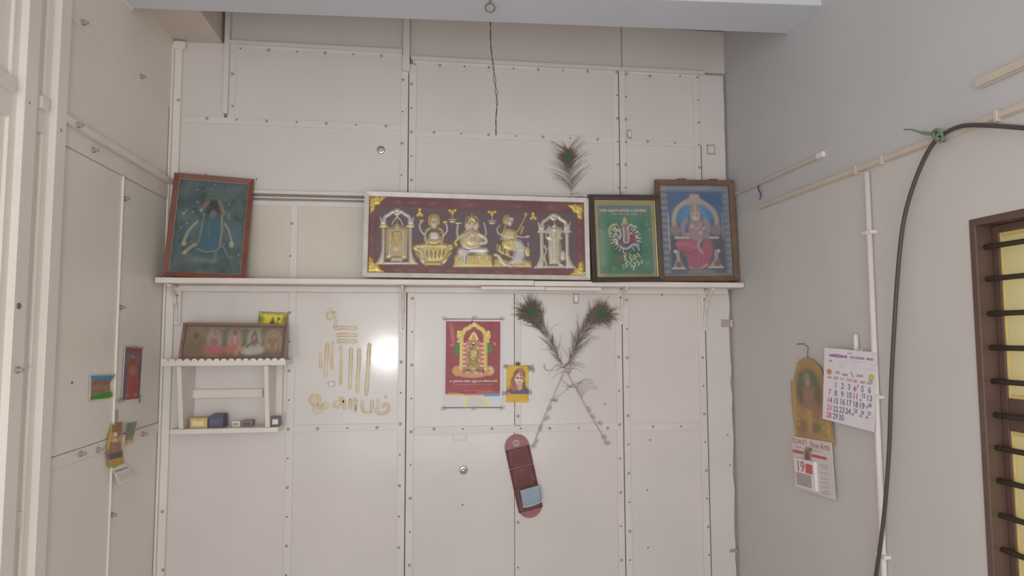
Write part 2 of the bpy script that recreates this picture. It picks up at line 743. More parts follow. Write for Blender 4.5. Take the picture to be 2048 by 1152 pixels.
# box post between the bays, at the top
bw('post', 806, 36, 819.5, 140, -.010, .035, PAINT2, ztop=3.13)
bw('angle_strip', 447.5, 20, 457.5, 226, -.010, .026, PAINT2, ztop=3.13)
bw('corner_post', 322.5, 600, 337.5, 1150, -.010, .018, PAINT4, ztop=2.92, zbot=.02)
bw('post_cap', 346, 82, 370, 97, -.010, .028, PAINT4)
bw('corner_strip', 315.5, 600, 320, 1150, -.010, .03, PAINT4, ztop=2.9, zbot=.02)
# rough plank by the plaster wall, its edge wavy
xa = B(1413, 700)[0]
zt = B(1430, 151)[2]
edge = []
for k in range(46):
    z = .02+(zt-.02)*k/45
    edge.append((XR-.012+random.uniform(-.006, .004)*(1 if z < 1.9 else .4), z))
link('plank', prism_me([(xa, .02)]+edge+[(xa, zt)], -.001, .012), PAINT, wb)
# screws and bolt heads
sc_big = lathe_me([(0, .0068), (-.002, .0068), (-.0045, .0048), (-.0052, .0015)], 10)
sc_sml = lathe_me([(0, .0038), (-.0018, .0038), (-.0026, .0015)], 8)
sc_big.materials.append(SCREW)
sc_sml.materials.append(SCREWD)


def screws(pts, o=.005):
    for i, (x, y) in enumerate(pts):
        s_ = link('screw', sc_big if i % 2 == 0 else sc_sml, None, wb)
        s_.location = B(x, y, o)
        s_.rotation_euler.y = random.uniform(0, 3)


def run(x0, y0, x1, y1, n):
    return [(x0+(x1-x0)*i/max(n-1, 1), y0+(y1-y0)*i/max(n-1, 1)) for i in range(n)]


screws(run(481, 97, 763, 112, 6)[::-1])
screws(run(414, 237, 772, 252, 7))
screws(run(465, 148, 465, 212, 2), .004)
screws(run(806, 160, 803, 350, 4), .007)
screws(run(823, 168, 823, 360, 5), .007)
screws(run(830, 121+8, 1175, 143, 8)[::-1])
screws(run(868, 265, 1195, 279, 7))
screws(run(1233, 145, 1237, 375, 6), .007)
screws(run(1252, 148, 1251, 375, 6), .007)
screws(run(1300, 152, 1360, 153, 2))
screws(run(1295, 283, 1350, 286, 2))
screws(run(1395, 155, 1399, 335, 5), .007)
screws(run(804, 600, 797, 1095, 9), .007)
screws(run(825, 597, 819, 1130, 9), .007)
screws(run(1237, 714, 1243, 1120, 7), .007)
screws(run(1253, 600, 1260, 1120, 10), .007)
screws(run(1405, 715, 1418, 1110, 8), .007)
screws(run(580, 625, 572, 1150, 10))
screws(run(868, 858, 1215, 856, 7))
screws(run(1306, 853, 1362, 853, 2))
screws(run(635, 857, 754, 855, 3))
screws(run(380, 862, 505, 862, 3))
screws(run(584, 447, 581, 512, 2))
screws(run(1036, 1045, 1036, 1135, 2), 0)
screws(run(1036, 832, 1036, 833, 1), .005)
for x, y in ((1324, 590), (1300, 880), (1295, 980), (1296, 1095), (1455, 870), (1460, 930), (1210, 808), (925, 1010), (1035, 665)):
    s_ = link('screw', sc_sml, None, wb)
    s_.location = B(x, y)
for x, y in ((357, 200), (326, 1140), (325, 1023)):
    s_ = link('screw', sc_big, None, wb)
    s_.location = B(x, y, .018)

# ---- side wall of boarded panels
wl = struct(box('wall_left', (XL-.1, YF, 0), (XL-.012, .06, 3.14), BACK, None, 0),
            'cream boarded side wall with posts and rails', 'wall')


def lbox(name, y0, y1, z0, z1, x0, x1, m=PAINT3, bev=.0012):
    return box(name, (XL+x0, y0, z0), (XL+x1, y1, z1), m, wl, bev)


yS = LW(235, 576)[1]            # seam
pA0, pA1 = LW(97, 576, .028)[1], LW(118, 576, .028)[1]
pB0, pB1 = LW(30, 576, .028)[1], LW(56, 576, .028)[1]
lbox('panel', yS+.002, .012, .02, 1.188, -.012, 0)
lbox('panel', pA1, yS-.002, .02, 1.187, -.012, .003)
lbox('panel', yS+.002, .012, 1.2295, 2.1965, -.012, 0)
lbox('panel', pA1, yS-.002, 1.2295, 2.1965, -.012, .003)
lbox('panel', pA1, .012, 2.283, 2.614, -.012, 0)
lbox('panel', pA1, .012, 2.610, 3.14, -.012, .005)
lbox('seam_bead', yS-.004, yS+.002, .02, 1.187, -.012, .009, PAINT4, .0008)
lbox('seam_bead', yS-.004, yS+.002, 1.2295, 2.1965, -.012, .009, PAINT4, .0008)
lbox('rail', pA1, .012, 1.188, 1.228, -.012, .007, PAINT4)
lbox('rail', pA1, .012, 2.198, 2.262, -.012, .008, PAINT4)
lbox('ledge', pA1, .004, 2.262, 2.286, -.012, .026, PAINT4)
lbox('post', pA0, pA1, .02, 3.14, -.012, .028, PAINT4)
lbox('post_flange', pA0-.030, pA0, .02, 3.14, -.012, .008, PAINT4)
lbox('post', pB0, pB1, .02, 3.14, -.012, .028, PAINT4)
lbox('post_flange', pB1, pB1+.035, .02, 3.14, -.012, .012, PAINT4)
lbox('post_flange', pB0-.030, pB0, .02, 3.14, -.012, .008, PAINT4)
for a, b_ in ((pB1+.035, pA0-.030), (YF, pB0-.030)):
    lbox('panel', a+.001, b_-.001, 2.300, 3.14, -.012, -.002)
    lbox('panel', a+.001, b_-.001, 1.105, 2.195, -.012, -.002)
    lbox('panel', a+.001, b_-.001, .02, 1.06, -.012, -.002)
    lbox('rail', a, b_, 2.195, 2.262, -.012, .010, PAINT4)
    lbox('ledge', a, b_, 2.262, 2.300, -.012, .022, PAINT4)
    lbox('rail', a, b_, 1.06, 1.105, -.012, .006, PAINT4)
bolt_me = lathe_me([(0, .010), (.004, .010), (.005, .006), (.012, .0055), (.018, .0045), (.019, .001)], 10, 'x')
bolt_me.materials.append(BOLT)
hole_me = lathe_me([(0, .009), (.002, .009), (.0025, .004)], 10, 'x')
hole_me.materials.append(SCREWD)
for x, y, o in ((165, 45, .005), (282, 153, .005), (155, 250, .026), (186, 300, .008), (249, 397, .0), (101, 347, .008),
                (28, 403, .008), (95, 526, .008), (46, 94, .008), (240, 615, 0), (20, 603, .008), (82, 804, .008), (72, 994, .008),
                (223, 1030, 0), (160, 908, .007), (195, 900, .007), (285, 868, .007), (4, 910, .008), (33, 740, .028),
                (45, 205, .010), (110, 260, .012)):
    s_ = link('bolt', bolt_me, None, wl)
    s_.location = LW(x, y, o)
for x, y, o in ((258, 313, 0), (37, 612, .028), (12, 703, .0), (144, 765, .004)):
    s_ = link('nail_hole', hole_me, None, wl)
    s_.location = LW(x, y, o)
    s_.scale = (1, 1, 1) if y < 650 else (.5, .5, .5)

# ---- plaster wall with the window opening
WY1, WZ1 = RW(1939, 440)[1], RW(1939, 440)[2]
WY0, WZ0 = WY1-1.15, .78
bm = bmesh.new()
add_box(bm, (XR, WY1, 0), (XR+.2, .06, 3.14))
add_box(bm, (XR, YF, 0), (XR+.2, WY0, 3.14))
add_box(bm, (XR, WY0, 0), (XR+.2, WY1, WZ0))
add_box(bm, (XR, WY0, WZ1), (XR+.2, WY1, 3.14))
bmesh.ops.remove_doubles(bm, verts=bm.verts[:], dist=1e-5)
wr = struct(link('wall_right', mesh_of(bm), PLASTER), 'plastered wall, bluish above the conduit and pinkish grey below', 'wall')

BROWN = mat('brown_window_paint', (88, 68, 60), .35, var=.12, vscale=8)
BARM = mat('iron_bar', (74, 66, 56), .45, var=.15, vscale=12)
win = struct(bpy.data.objects.new('window_1', None), 'brown barred window with pale yellow panes in the plaster wall', 'window')
COL.objects.link(win)
win.location = (XR, (WY0+WY1)/2, WZ0)
wo = Vector(win.location)


def wbox(name, lo, hi, m, parent=win, bev=.003):
    off = wo if parent is win else wo
    return box(name, Vector(lo)-off, Vector(hi)-off, m, parent, bev)


FW = .020
wbox('jamb', (XR-.004, WY1-FW, WZ0), (XR+.12, WY1, WZ1), BROWN)
wbox('jamb', (XR-.004, WY0, WZ0), (XR+.12, WY0+FW, WZ1), BROWN)
wbox('head', (XR-.004, WY0+FW, WZ1-FW), (XR+.12, WY1-FW, WZ1), BROWN)
wbox('sill', (XR-.02, WY0+FW, WZ0), (XR+.12, WY1-FW, WZ0+FW), BROWN)
pm = bpy.data.materials.new('yellow_frosted_pane')
pm.use_nodes = True
nt = pm.node_tree
pb = nt.nodes['Principled BSDF']
pb.inputs['Base Color'].default_value = (*alb((224, 203, 168)), 1)
pb.inputs['Roughness'].default_value = .35
tl = nt.nodes.new('ShaderNodeBsdfTranslucent')
tl.inputs['Color'].default_value = (*alb((226, 200, 166)), 1)
nzp = nt.nodes.new('ShaderNodeTexNoise')
nzp.inputs['Scale'].default_value = 3
mxp = nt.nodes.new('ShaderNodeMixShader')
mrp = nt.nodes.new('ShaderNodeMapRange')
mrp.inputs['To Min'].default_value, mrp.inputs['To Max'].default_value = .62, .72
nt.links.new(nzp.outputs['Fac'], mrp.inputs['Value'])
nt.links.new(mrp.outputs['Result'], mxp.inputs['Fac'])
nt.links.new(pb.outputs[0], mxp.inputs[1])
nt.links.new(tl.outputs[0], mxp.inputs[2])
nt.links.new(mxp.outputs[0], nt.nodes['Material Output'].inputs['Surface'])
ym = (WY0+WY1)/2
zm0, zm1 = 1.342, 1.427         # lock rail of the shutters, between upper and lower pane
for (a, b_) in ((ym+.002, WY1-FW), (WY0+FW, ym-.002)):
    sash = wbox('sash', (XR+.045, a, WZ0+FW), (XR+.064, a+.021, WZ1-FW), BROWN)
    for lo, hi in (((b_-.021, WZ0+FW), (b_, WZ1-FW)), ((a+.021, WZ1-FW-.021), (b_-.021, WZ1-FW)), ((a+.021, zm0), (b_-.021, zm1)),
                   ((a+.021, WZ0+FW), (b_-.021, WZ0+FW+.05))):
        wbox('sash_rail', (XR+.045, lo[0], lo[1]), (XR+.064, hi[0], hi[1]), BROWN)
    for z0, z1 in ((zm1, WZ1-FW-.021), (WZ0+FW+.05, zm0)):
        wbox('pane', (XR+.054, a+.020, z0-.002), (XR+.058, b_-.020, z1+.002), pm, bev=0)
        for lo, hi in (((a+.021, z0), (a+.028, z1)), ((b_-.028, z0), (b_-.021, z1)), ((a+.028, z0), (b_-.028, z0+.01)),
                       ((a+.028, z1-.01), (b_-.028, z1))):
            wbox('glazing_bead', (XR+.048, lo[0], lo[1]), (XR+.0545, hi[0], hi[1]), MATS.get('bead') or mat('bead', (190, 168, 110), .5))
for x, y in ((1955, 497), (1958, 560), (1963, 628), (1968, 695), (1973, 761), (1977, 828), (1981, 893), (1986, 958), (1990, 1027),
             (1994, 1095), (1998, 1160), (2002, 1226)):
    z = RW(x, y, -.025)[2]
    if z > WZ0+FW:
        tube('bar', [Vector((XR+.025, WY0+.005, z))-wo, Vector((XR+.025, WY1-.005, z))-wo], .0075, BARM, win, 10, 1)

# ---- beam across the room and soffit in the corner
zb = 2.85
b0, b1 = _on(300, 18.5, 2, zb), _on(1450, 62.5, 2, zb)
sl = (b1[1]-b0[1])/(b1[0]-b0[0])
pL, pR = (XL, b0[1]+sl*(XL-.05-b0[0])), (XR, b0[1]+sl*(XR+.05-b0[0]))
bb = [(XL-.05, pL[1]), (XR+.05, pR[1]), (XR+.05, pR[1]-.235), (XL-.05, pL[1]-.20)]
beam = struct(link('beam', prism_me(bb, zb, 3.14, 2, .004), BEAMPAINT), 'bluish white ceiling beam crossing in front of the panelled wall', 'beam')
tr0, tr1 = LW(271, 19, .004), LW(243, -6, .004)
bm = bmesh.new()
tube_into(bm, [(XL+.008, pL[1], zb), (XL+.008, pL[1]-.2, zb)], .006, 6)
link('edge_strip', mesh_of(bm), PVC, beam)
s0 = B(446, 88)
soff = struct(box('soffit', (XL-.012, pL[1]-.04, s0[2]), (s0[0], .016, 3.14), SOFFIT, None, .003), 'boxed soffit in the top corner behind the beam', 'soffit')

# small catch low on the plank
box('catch', (B(1460, 1102, .004)[0], -.006, B(1460, 1104)[2]), (XR-.004, 0, B(1460, 1098)[2]), SCREW, wb, .001)

# ================================================================== SHELVES
def local(mw, p):
    return mw.inverted() @ Vector(p)


WHITEWOOD = mat('white_painted_wood', (202, 192, 184), .4, var=.06, vscale=7, bump=.15, bscale=40)
DUSTY = mat('dusty_shelf_top', (150, 138, 128), .8, var=.15, vscale=9)
SD = .142                                   # shelf depth
sz = B(905, 559.5, SD)[2]
shelf = thing('wall_shelf', 'long white wall shelf carrying the four framed pictures', 'shelf', Matrix.Translation((.17, 0, sz-.024)))
so = Vector(shelf.location)
jx = B(1069, 568, SD)[0]


def sbox(name, lo, hi, m=WHITEWOOD, bev=.002, par=None, org=None):
    return box(name, Vector(lo)-(org or so), Vector(hi)-(org or so), m, par or shelf, bev)


sbox('board', (XL+.012, -SD, sz-.023), (jx-.0015, -.008, sz))
sbox('board', (jx, -SD+.002, sz-.025), (XR-.004, -.008, sz-.002))
sbox('cleat', (XL+.03, -.026, sz-.05), (XR-.03, -.008, sz-.024))


def under_strip(x0, x1, y0, y1, o):
    a, b_ = B(x0, (y0+y1)/2, o), B(x1, (y0+y1)/2, o)
    za, zb_ = B((x0+x1)/2, y1, o)[2], B((x0+x1)/2, y0, o)[2]
    return sbox('strip', (a[0], -o, za), (b_[0], -o+.03, min(zb_, sz-.026)))


under_strip(962, 1090, 569.5, 579.5, .125)
under_strip(1090.5, 1203, 574, 581, .120)


def bracket(px, drop, par, org, m=WHITEWOOD):
    x = B(px, 600, .02)[0]
    z1 = sz-.0255
    br = link('bracket', box_me(Vector((x-.014, -.014, z1-drop))-org, Vector((x+.014, -.008, z1-.001))-org, .001), m, par)
    bm = bmesh.new()
    y0 = -.013
    prof = [(y0, z1-drop*.92), (y0-.008, z1-drop*.75), (y0-.006, z1-drop*.6), (y0-.03, z1-drop*.42), (y0-.034, z1-drop*.3), (y0-.07, z1-drop*.16), (y0-.105, z1-.004)]
    tube_into(bm, [Vector((x, p[0], p[1]))-org for p in spl(prof, 5)], .006, 6)
    tube_into(bm, [Vector((x, y0, z1-.004))-org, Vector((x, y0-.115, z1-.004))-org], .006, 6)
    link('brace', mesh_of(bm, True), m, br)
    for dz in (.25, .88):
        s2 = link('screw', sc_sml, None, br)
        s2.location = Vector((x, -.015, z1-drop*dz))-org


for px, dr in ((354, .17), (806, .21), (1241, .17), (1409, .20)):
    bracket(px, dr, shelf, so)

# small scalloped shelf in the corner
o1 = .178
z_v1 = B(446, 718, o1)[2]
z_v0 = B(446, 731, o1)[2]
z_b0, z_b1 = B(446, 867, .125)[2], B(446, 857, .125)[2]
xl, xr = B(321, 724, o1)[0], B(571, 724, o1)[0]
small = thing('corner_shelf', 'small white two-tier shelf with a scalloped front edge', 'shelf', Matrix.Translation(((xl+xr)/2, 0, z_b0)))
mo = Vector(small.location)


def mbox(name, lo, hi, m=WHITEWOOD, bev=.002):
    return sbox(name, lo, hi, m, bev, small, mo)


top = mbox('top_board', (xl+.006, -o1+.008, z_v0-.002), (xr-.004, -.008, z_v0+.019))
bot = mbox('bottom_board', (B(339, 861, .125)[0], -.125, z_b0), (B(556, 861, .125)[0], -.008, z_b1))
# scalloped valance
out = [(xl, z_v0), (xr, z_v0)]
nsc = 17
w_ = (xr-xl)/nsc
arc = []
for k in range(nsc):
    for a in np.linspace(.12, math.pi-.12, 7):
        arc.append((xl+w_*(k+.5)-math.cos(a)*w_*.47, z_v1-.010+math.sin(a)*.012))
pts = [(xl, z_v0)]+arc+[(xr, z_v0)]
link('scalloped_valance', prism_me([(p[0]-mo.x, p[1]-mo.z) for p in pts], -o1, -o1+.008), WHITEWOOD, small)
for pxb, pxf in ((379, 353.5), (541, 528)):
    xb = B(pxf+4, 740, o1-.01)[0]
    prof = [(-o1+.009, z_v0-.003), (-.008, z_v0-.003), (-.008, z_b1+.001), (-.122, z_b1+.001)]
    ob = link('side_board', prism_me([(p[0], p[1]-mo.z) for p in prof], xb-.009-mo.x, xb+.009-mo.x, 0, .0015), WHITEWOOD, small)
mbox('back_strip', (B(384, 786)[0], -.018, B(460, 795)[2]), (B(527, 786)[0], -.001, B(460, 778)[2]))
mbox('wall_cleat', (B(552, 786)[0], -.016, z_b1+.02), (B(566, 786)[0], -.006, z_v0-.004))

# small things on the lower tier
BX = mat('yellow_card', (184, 164, 108), .6, var=.12, vscale=40)
BX2 = mat('blue_card', (88, 84, 102), .6, var=.12, vscale=40)
BX3 = mat('grey_tin', (128, 116, 108), .5, var=.1, vscale=30)
BX4 = mat('dark_box_card', (96, 90, 92), .5, var=.1, vscale=30)


def on_tier(x0, y0, x1, y1, o, dep, name, label, cat, m, m2):
    a, b_ = B(x0, y1, o), B(x1, y1, o)
    hgt = (B(x0, y0, o)[2]-B(x0, y1, o)[2])
    M = Matrix.Translation(((a[0]+b_[0])/2, -o, z_b1+.0005))
    t = thing(name, label, cat, M)
    w = b_[0]-a[0]
    link('tray', box_me((-w/2, 0, 0), (w/2, dep, hgt), .0015), m, t)
    link('label_patch', box_me((-w*.36, -.0012, hgt*.22), (w*.3, .0005, hgt*.72), 0), m2, t)
    return t, w, hgt


t, w, hg = on_tier(380, 836, 414, 856, .10, .05, 'match_box', 'yellow matchbox on the lower tier of the corner shelf', 'box', BX,
                   mat('pale_yellow_print', (204, 190, 146), .6))
t.rotation_euler.z = .06
t, w, hg = on_tier(416, 833, 446, 856, .095, .055, 'match_box', 'dark blue box beside the yellow matchbox', 'box', BX2, mat('violet_print', (98, 92, 118), .6))
link('lid', box_me((-w*.3, -.001, hg), (w*.52, .045, hg+.008), .001), BX2, t)
t.rotation_euler.z = -.08
t, w, hg = on_tier(464, 845, 480, 856, .085, .02, 'incense_packet', 'small white packet lying between the blue box and the shelf post', 'packet', PVC,
                   mat('grey_print', (150, 146, 144), .6))
t, w, hg = on_tier(484, 846, 505, 856, .07, .03, 'tin_lid', 'flat grey tin beside the small white packet', 'tin', BX3, BX4)
link('rim', box_me((-w*.53, -.002, hg), (w*.53, .032, hg+.003), .001), BX3, t)
t, w, hg = on_tier(542, 836, 559, 856, .10, .03, 'ink_box', 'tiny dark box with a white face at the open end of the corner shelf', 'box', BX4, PVC)

# ================================================================== HOOK, WIRE, CABLES ON THE WALLS
hp = _on(980, 13, 2, zb-.035)
hook = thing('ceiling_hook', 'grey iron ring hook under the ceiling beam', 'hook', Matrix.Translation((hp[0], hp[1], zb-.06)))
IRON = mat('grey_iron', (120, 112, 108), .5, metal=.4)
bm = bmesh.new()
tube_into(bm, [(.0+.017*math.sin(a), 0, .02+.017*math.cos(a)) for a in np.linspace(.15, 2*math.pi-.1, 26)], .0035, 8)
link('ring', mesh_of(bm, True), IRON, hook)
tube('shank', [(0, 0, .036), (.001, 0, .05), (0, 0, .062)], .004, IRON, hook, 8, 4)

ow = .47
wp = [(980, 20), (981, 45), (981, 75), (983, 105), (987, 135), (990, 165), (993, 190), (994, 212), (992, 235), (992, 255), (992, 272)]
wire = thing('hanging_wire', 'thin dark twisted wire hanging from the ceiling by the ring hook', 'wire', Matrix.Translation(B(992, 272, ow)))
wo2 = Vector(wire.location)
for ph in (0, math.pi):
    pts = []
    for i, p in enumerate(spl(wp, 6)):
        q = Vector(B(p[0], p[1], ow))
        t_ = i/60
        amp = .0016+.003*max(0, math.sin((t_-.35)*9))*(t_ > .35)
        q += Vector((math.cos(i*.55+ph)*amp, math.sin(i*.55+ph)*.0016, 0))
        pts.append(q-wo2)
    pts[0] = pts[0]+Vector((0, 0, 3.135-(pts[0]+wo2).z))
    tube('strand', pts, .0013, WIRE, wire, 5, 1)


def conduit(name, label, p0, p1, hgt, dep, m):
    a, b_ = RW(*p0), RW(*p1)
    z = (a[2]+b_[2])/2
    t = thing(name, label, 'conduit', Matrix.Translation((XR, (a[1]+b_[1])/2, z-hgt/2)))
    L = abs(a[1]-b_[1])/2
    link('channel', box_me((-dep*.6, -L, 0), (0, L, hgt), .002), m, t)
    link('cover', box_me((-dep, -L, hgt*.12), (-dep*.6-.0003, L, hgt*.88), .002), m, t)
    return t, z, L


OLDPVC = mat('aged_conduit', (182, 170, 158), .5, var=.1, vscale=9)
t, zc, Lc = conduit('conduit', 'long pale wiring conduit running along the plaster wall', (1521, 420), (2160, 160), .022, .014, OLDPVC)
for px in (1713, 1766, 2001):
    y = RW(px, 250)[1]
    link('clip', box_me((-.0165, y-t.location.y-.006, -.005), (0, y-t.location.y+.006, .026), .002), OLDPVC, t)
t, _, _ = conduit('conduit', 'short wiring conduit with a white end cap above the long one', (1466, 398), (1642, 304), .016, .012, OLDPVC)
link('end_cap', box_me((-.014, -.385, -.002), (0, -.345, .019), .002), PVC, t)
tube('wire_tail', [(-.006, .10, -.002), (-.016, .085, -.02), (-.010, .075, -.045), (-.012, .082, -.068)], .003, CABLE, t, 6, 5)
t, _, _ = conduit('conduit', 'white trunking high on the plaster wall near the frame top corner', (1963, 168), (2200, 60), .03, .02, OLDPVC)
# vertical pipe
y0, zt_, zb2 = RW(1739, 345)[1]-.002, RW(1739, 345)[2], .05
pipe = thing('conduit_pipe', 'white plastic pipe running down the plaster wall beside the calendar', 'pipe', Matrix.Translation((XR-.012, y0, zb2)))
tube('pipe', [(0, 0, 0), (0, 0, zt_-zb2)], .0095, PVC, pipe, 12, 1)
for py in (464, 792, 1100):
    z = RW(1750, py)[2]-zb2
    link('coupling', lathe_me([(z-.007, .0115), (z-.005, .0135), (z+.005, .0135), (z+.007, .0115)], 12, 'z'), PVC, pipe)
    link('clip', box_me((-.012, -.022, z-.006), (.012, .022, z+.006), .002), PVC, pipe)
# drooping cable
cp = [(2200, 268, .03), (2048, 256, .03), (1975, 251, .028), (1925, 252, .025), (1890, 266, .025), (1868, 285, .025), (1845, 325, .025), (1822, 385, .027), (1806, 450, .028),
      (1796, 540, .03), (1788, 660, .032), (1782, 780, .034), (1778, 900, .036), (1768, 1030, .036), (1752, 1150, .034), (1735, 1250, .03)]
cab = thing('drooping_cable', 'dark cable looped over the conduit and hanging down the plaster wall', 'cable', Matrix.Translation(RW(1735, 1250, .03)))
co_ = Vector(cab.location)
tube('cable', [Vector(RW(*p))-co_ for p in cp], .0062, CABLE, cab, 8, 6)
GREEN = mat('green_twine', (104, 122, 98), .7)
tie = thing('green_tie', 'green twine tying the dark cable to the conduit', 'twine', Matrix.Translation(RW(1876, 272, .02)))
go = Vector(tie.location)
bm = bmesh.new()
rk = random.Random(4)
for k in range(7):
    cx_, cy_, a = rk.uniform(-4, 4), rk.uniform(-5, 5), rk.uniform(0, 3)
    tube_into(bm, [Vector(RW(1876+cx_+7*math.cos(a+q)*(.5+.5*abs(math.sin(a))), 272+cy_+9*math.sin(a+q), .034+.006*math.sin(q*2+k)))-go for q in np.linspace(0, 5.2, 12)], .0038, 5)
link('knot', mesh_of(bm, True), GREEN, tie)
tube('tail', [Vector(RW(1870, 268, .025))-go, Vector(RW(1845, 266, .03))-go, Vector(RW(1825, 260, .035))-go, Vector(RW(1808, 259, .04))-go],
     [.005]*7+[.003]*6+[.002]*6, GREEN, tie, 6, 6)
tube('tail', [Vector(RW(1880, 280, .02))-go, Vector(RW(1887, 283, .02))-go, Vector(RW(1892, 281, .02))-go], .003, GREEN, tie, 5, 3)
# little wall fittings
pegp = RW(1719, 690, .0)
peg = thing('wall_peg', 'white plastic peg on the plaster wall above the month calendar', 'peg', Matrix.Translation(RW(1719, 700)))
link('plate', box_me((-.006, -.018, -.018), (0, .018, .004), .002), PVC, peg)
link('pin', lathe_me([(-.01, .009), (.05, .008), (.055, .004)], 10, 'z'), PVC, peg).location.x = -.012


def wall_bit(px0, py0, px1, py1, o, name, label, cat, m, inset):
    P = [B(px0, py0, o), B(px1, py0, o), B(px1, py1, o), B(px0, py1, o)]
    M, w, h = pose(P)
    t = thing(name, label, cat, M)
    link('plate', box_me((-w/2, -.002, 0), (w/2, o, h), .001), m, t)
    if inset:
        link('face', box_me((-w*.36, -.0035, h*.14), (w*.36, -.0015, h*.82), .0005), inset, t)
    return t


GREYP = mat('grey_patch', (158, 146, 140), .6)
wall_bit(905, 867, 934, 881, .004, 'switch_plate', 'blank painted plate under the red poster', 'plate', PAINT2, PAINT)
t = wall_bit(1443, 639, 1461, 654, .004, 'latch_plate', 'small square latch at the plank edge under the shelf end', 'latch', GREYP, GREYP)
link('keeper', box_me((.0225, -.012, -.001), (.0275, .004, .036), .001), PVC, t)
wall_bit(1414, 289, 1430, 309, .003, 'patch', 'faint square patch on the plank above the blue picture', 'patch', GREYP, PAINT)
wall_bit(1255, 260, 1263, 276, .008, 'hasp', 'small upright hasp on the panel above the green picture', 'hasp', GREYP, PVC)
wall_bit(656, 763, 669, 773, .004, 'tape_scrap', 'scrap of grey tape among the ochre strokes', 'tape', mat('scrap_grey', (172, 164, 164), .3), PVC)
wall_bit(1147, 585, 1157, 607, .003, 'tape_strip', 'shiny strip of clear tape hanging below the shelf strip', 'tape', TAPE, METAL)
for (px, py, lab) in ((762, 300, 'round metal knob on the panel above the long relief picture'),
                      (927, 940, 'round metal knob on the panel below the red poster')):
    t = thing('door_knob', lab, 'knob', Matrix.Translation(B(px, py)))
    link('rose', lathe_me([(0, .019), (-.003, .019), (-.005, .015)], 16), METAL, t)
    link('button', lathe_me([(-.004, .009), (-.012, .011), (-.016, .008), (-.018, .003)], 14), METAL, t)

# ================================================================== OCHRE WRITING ON THE PANEL
def ribbon(strokes, org, o=.0007):
    """brush strokes: (points in px, width px)"""
    V, Fc, Cc = [], [], []
    edge, mid = np.array((178, 152, 110.)), np.array((200, 188, 172.))
    for pts, w in strokes:
        pts = spl([(p[0], p[1]) for p in pts], 6)
        n = len(pts)
        base = len(V)
        for i, p in enumerate(pts):
            d_ = np.array(pts[min(i+1, n-1)])-np.array(pts[max(i-1, 0)])
            d_ = d_/(np.linalg.norm(d_)+1e-9)
            nn = np.array((-d_[1], d_[0]))
            f = i/(n-1)
            ww = w*.58*(min(1, .45+9*min(f, 1-f)))*(1+.12*math.sin(i*1.7+w))
            fade = .35+.65*abs(math.sin(f*2.6+.5+w))
            for k, q in enumerate((-1, -.55, 0, .55, 1)):
                V.append(Vector(B(p[0]+nn[0]*ww*q, p[1]+nn[1]*ww*q, o+(.0006 if abs(q) < .8 else .0002)))-org)
                e = 1 if abs(q) > .5 else 0
                Cc.append(alb(mid*(1-e*fade)+edge*e*fade))
        for i in range(n-1):
            for k in range(4):
                a = base+i*5+k
                Fc.append((a, a+1, a+6, a+5))
    me = bpy.data.meshes.new('strokes')
    me.from_pydata(V, [], Fc)
    at = me.color_attributes.new('ink', 'FLOAT_COLOR', 'POINT')
    at.data.foreach_set('color', np.c_[np.array(Cc), np.ones(len(Cc))].ravel().astype(np.float32))
    return me


def g(cx, cy):
    return (600+cx/4.8, 600+cy/4.8)


def G(*p):
    return [g(*q) for q in p]


OCHRE = attr_mat('ochre_paste', .45, 0, .5)
wr1 = thing('painted_symbol', 'ochre paste symbol with three bars and seven long strokes on the glossy panel', 'writing', Matrix.Translation(B(690, 800, .0)))
ro = Vector(wr1.location)
link('curl', ribbon([(G((318, 150), (300, 120), (275, 125), (258, 150), (268, 178), (300, 185), (325, 160), (322, 120), (300, 92), (262, 100), (252, 130)), 3.5),
                     (G((322, 110), (345, 140), (348, 190), (338, 245), (325, 275)), 5)], ro), OCHRE, wr1)
for y0 in (265, 335, 393):
    link('bar', ribbon([(G((330+(20 if y0 > 300 else 0), y0+8), (400, y0), (470, y0+2), (555, y0+5)), 7)], ro), OCHRE, wr1)
for p, w in ((((200, 510), (198, 580), (200, 660)), 5), (((265, 410), (258, 520), (248, 620), (245, 740)), 7), (((320, 390), (310, 480), (305, 560), (310, 670)), 5),
             (((390, 430), (398, 540), (395, 640), (388, 820)), 5), (((490, 455), (488, 600), (482, 740), (475, 860)), 7),
             (((568, 460), (565, 600), (555, 760), (548, 895)), 7), (((668, 410), (658, 560), (648, 740), (635, 920)), 7.5)):
    link('stroke', ribbon([(G(*p), w)], ro), OCHRE, wr1)
wr2 = thing('painted_word', 'ochre paste Tamil word along the foot of the glossy panel', 'writing', Matrix.Translation(B(700, 828, .0)))
ro = Vector(wr2.location)
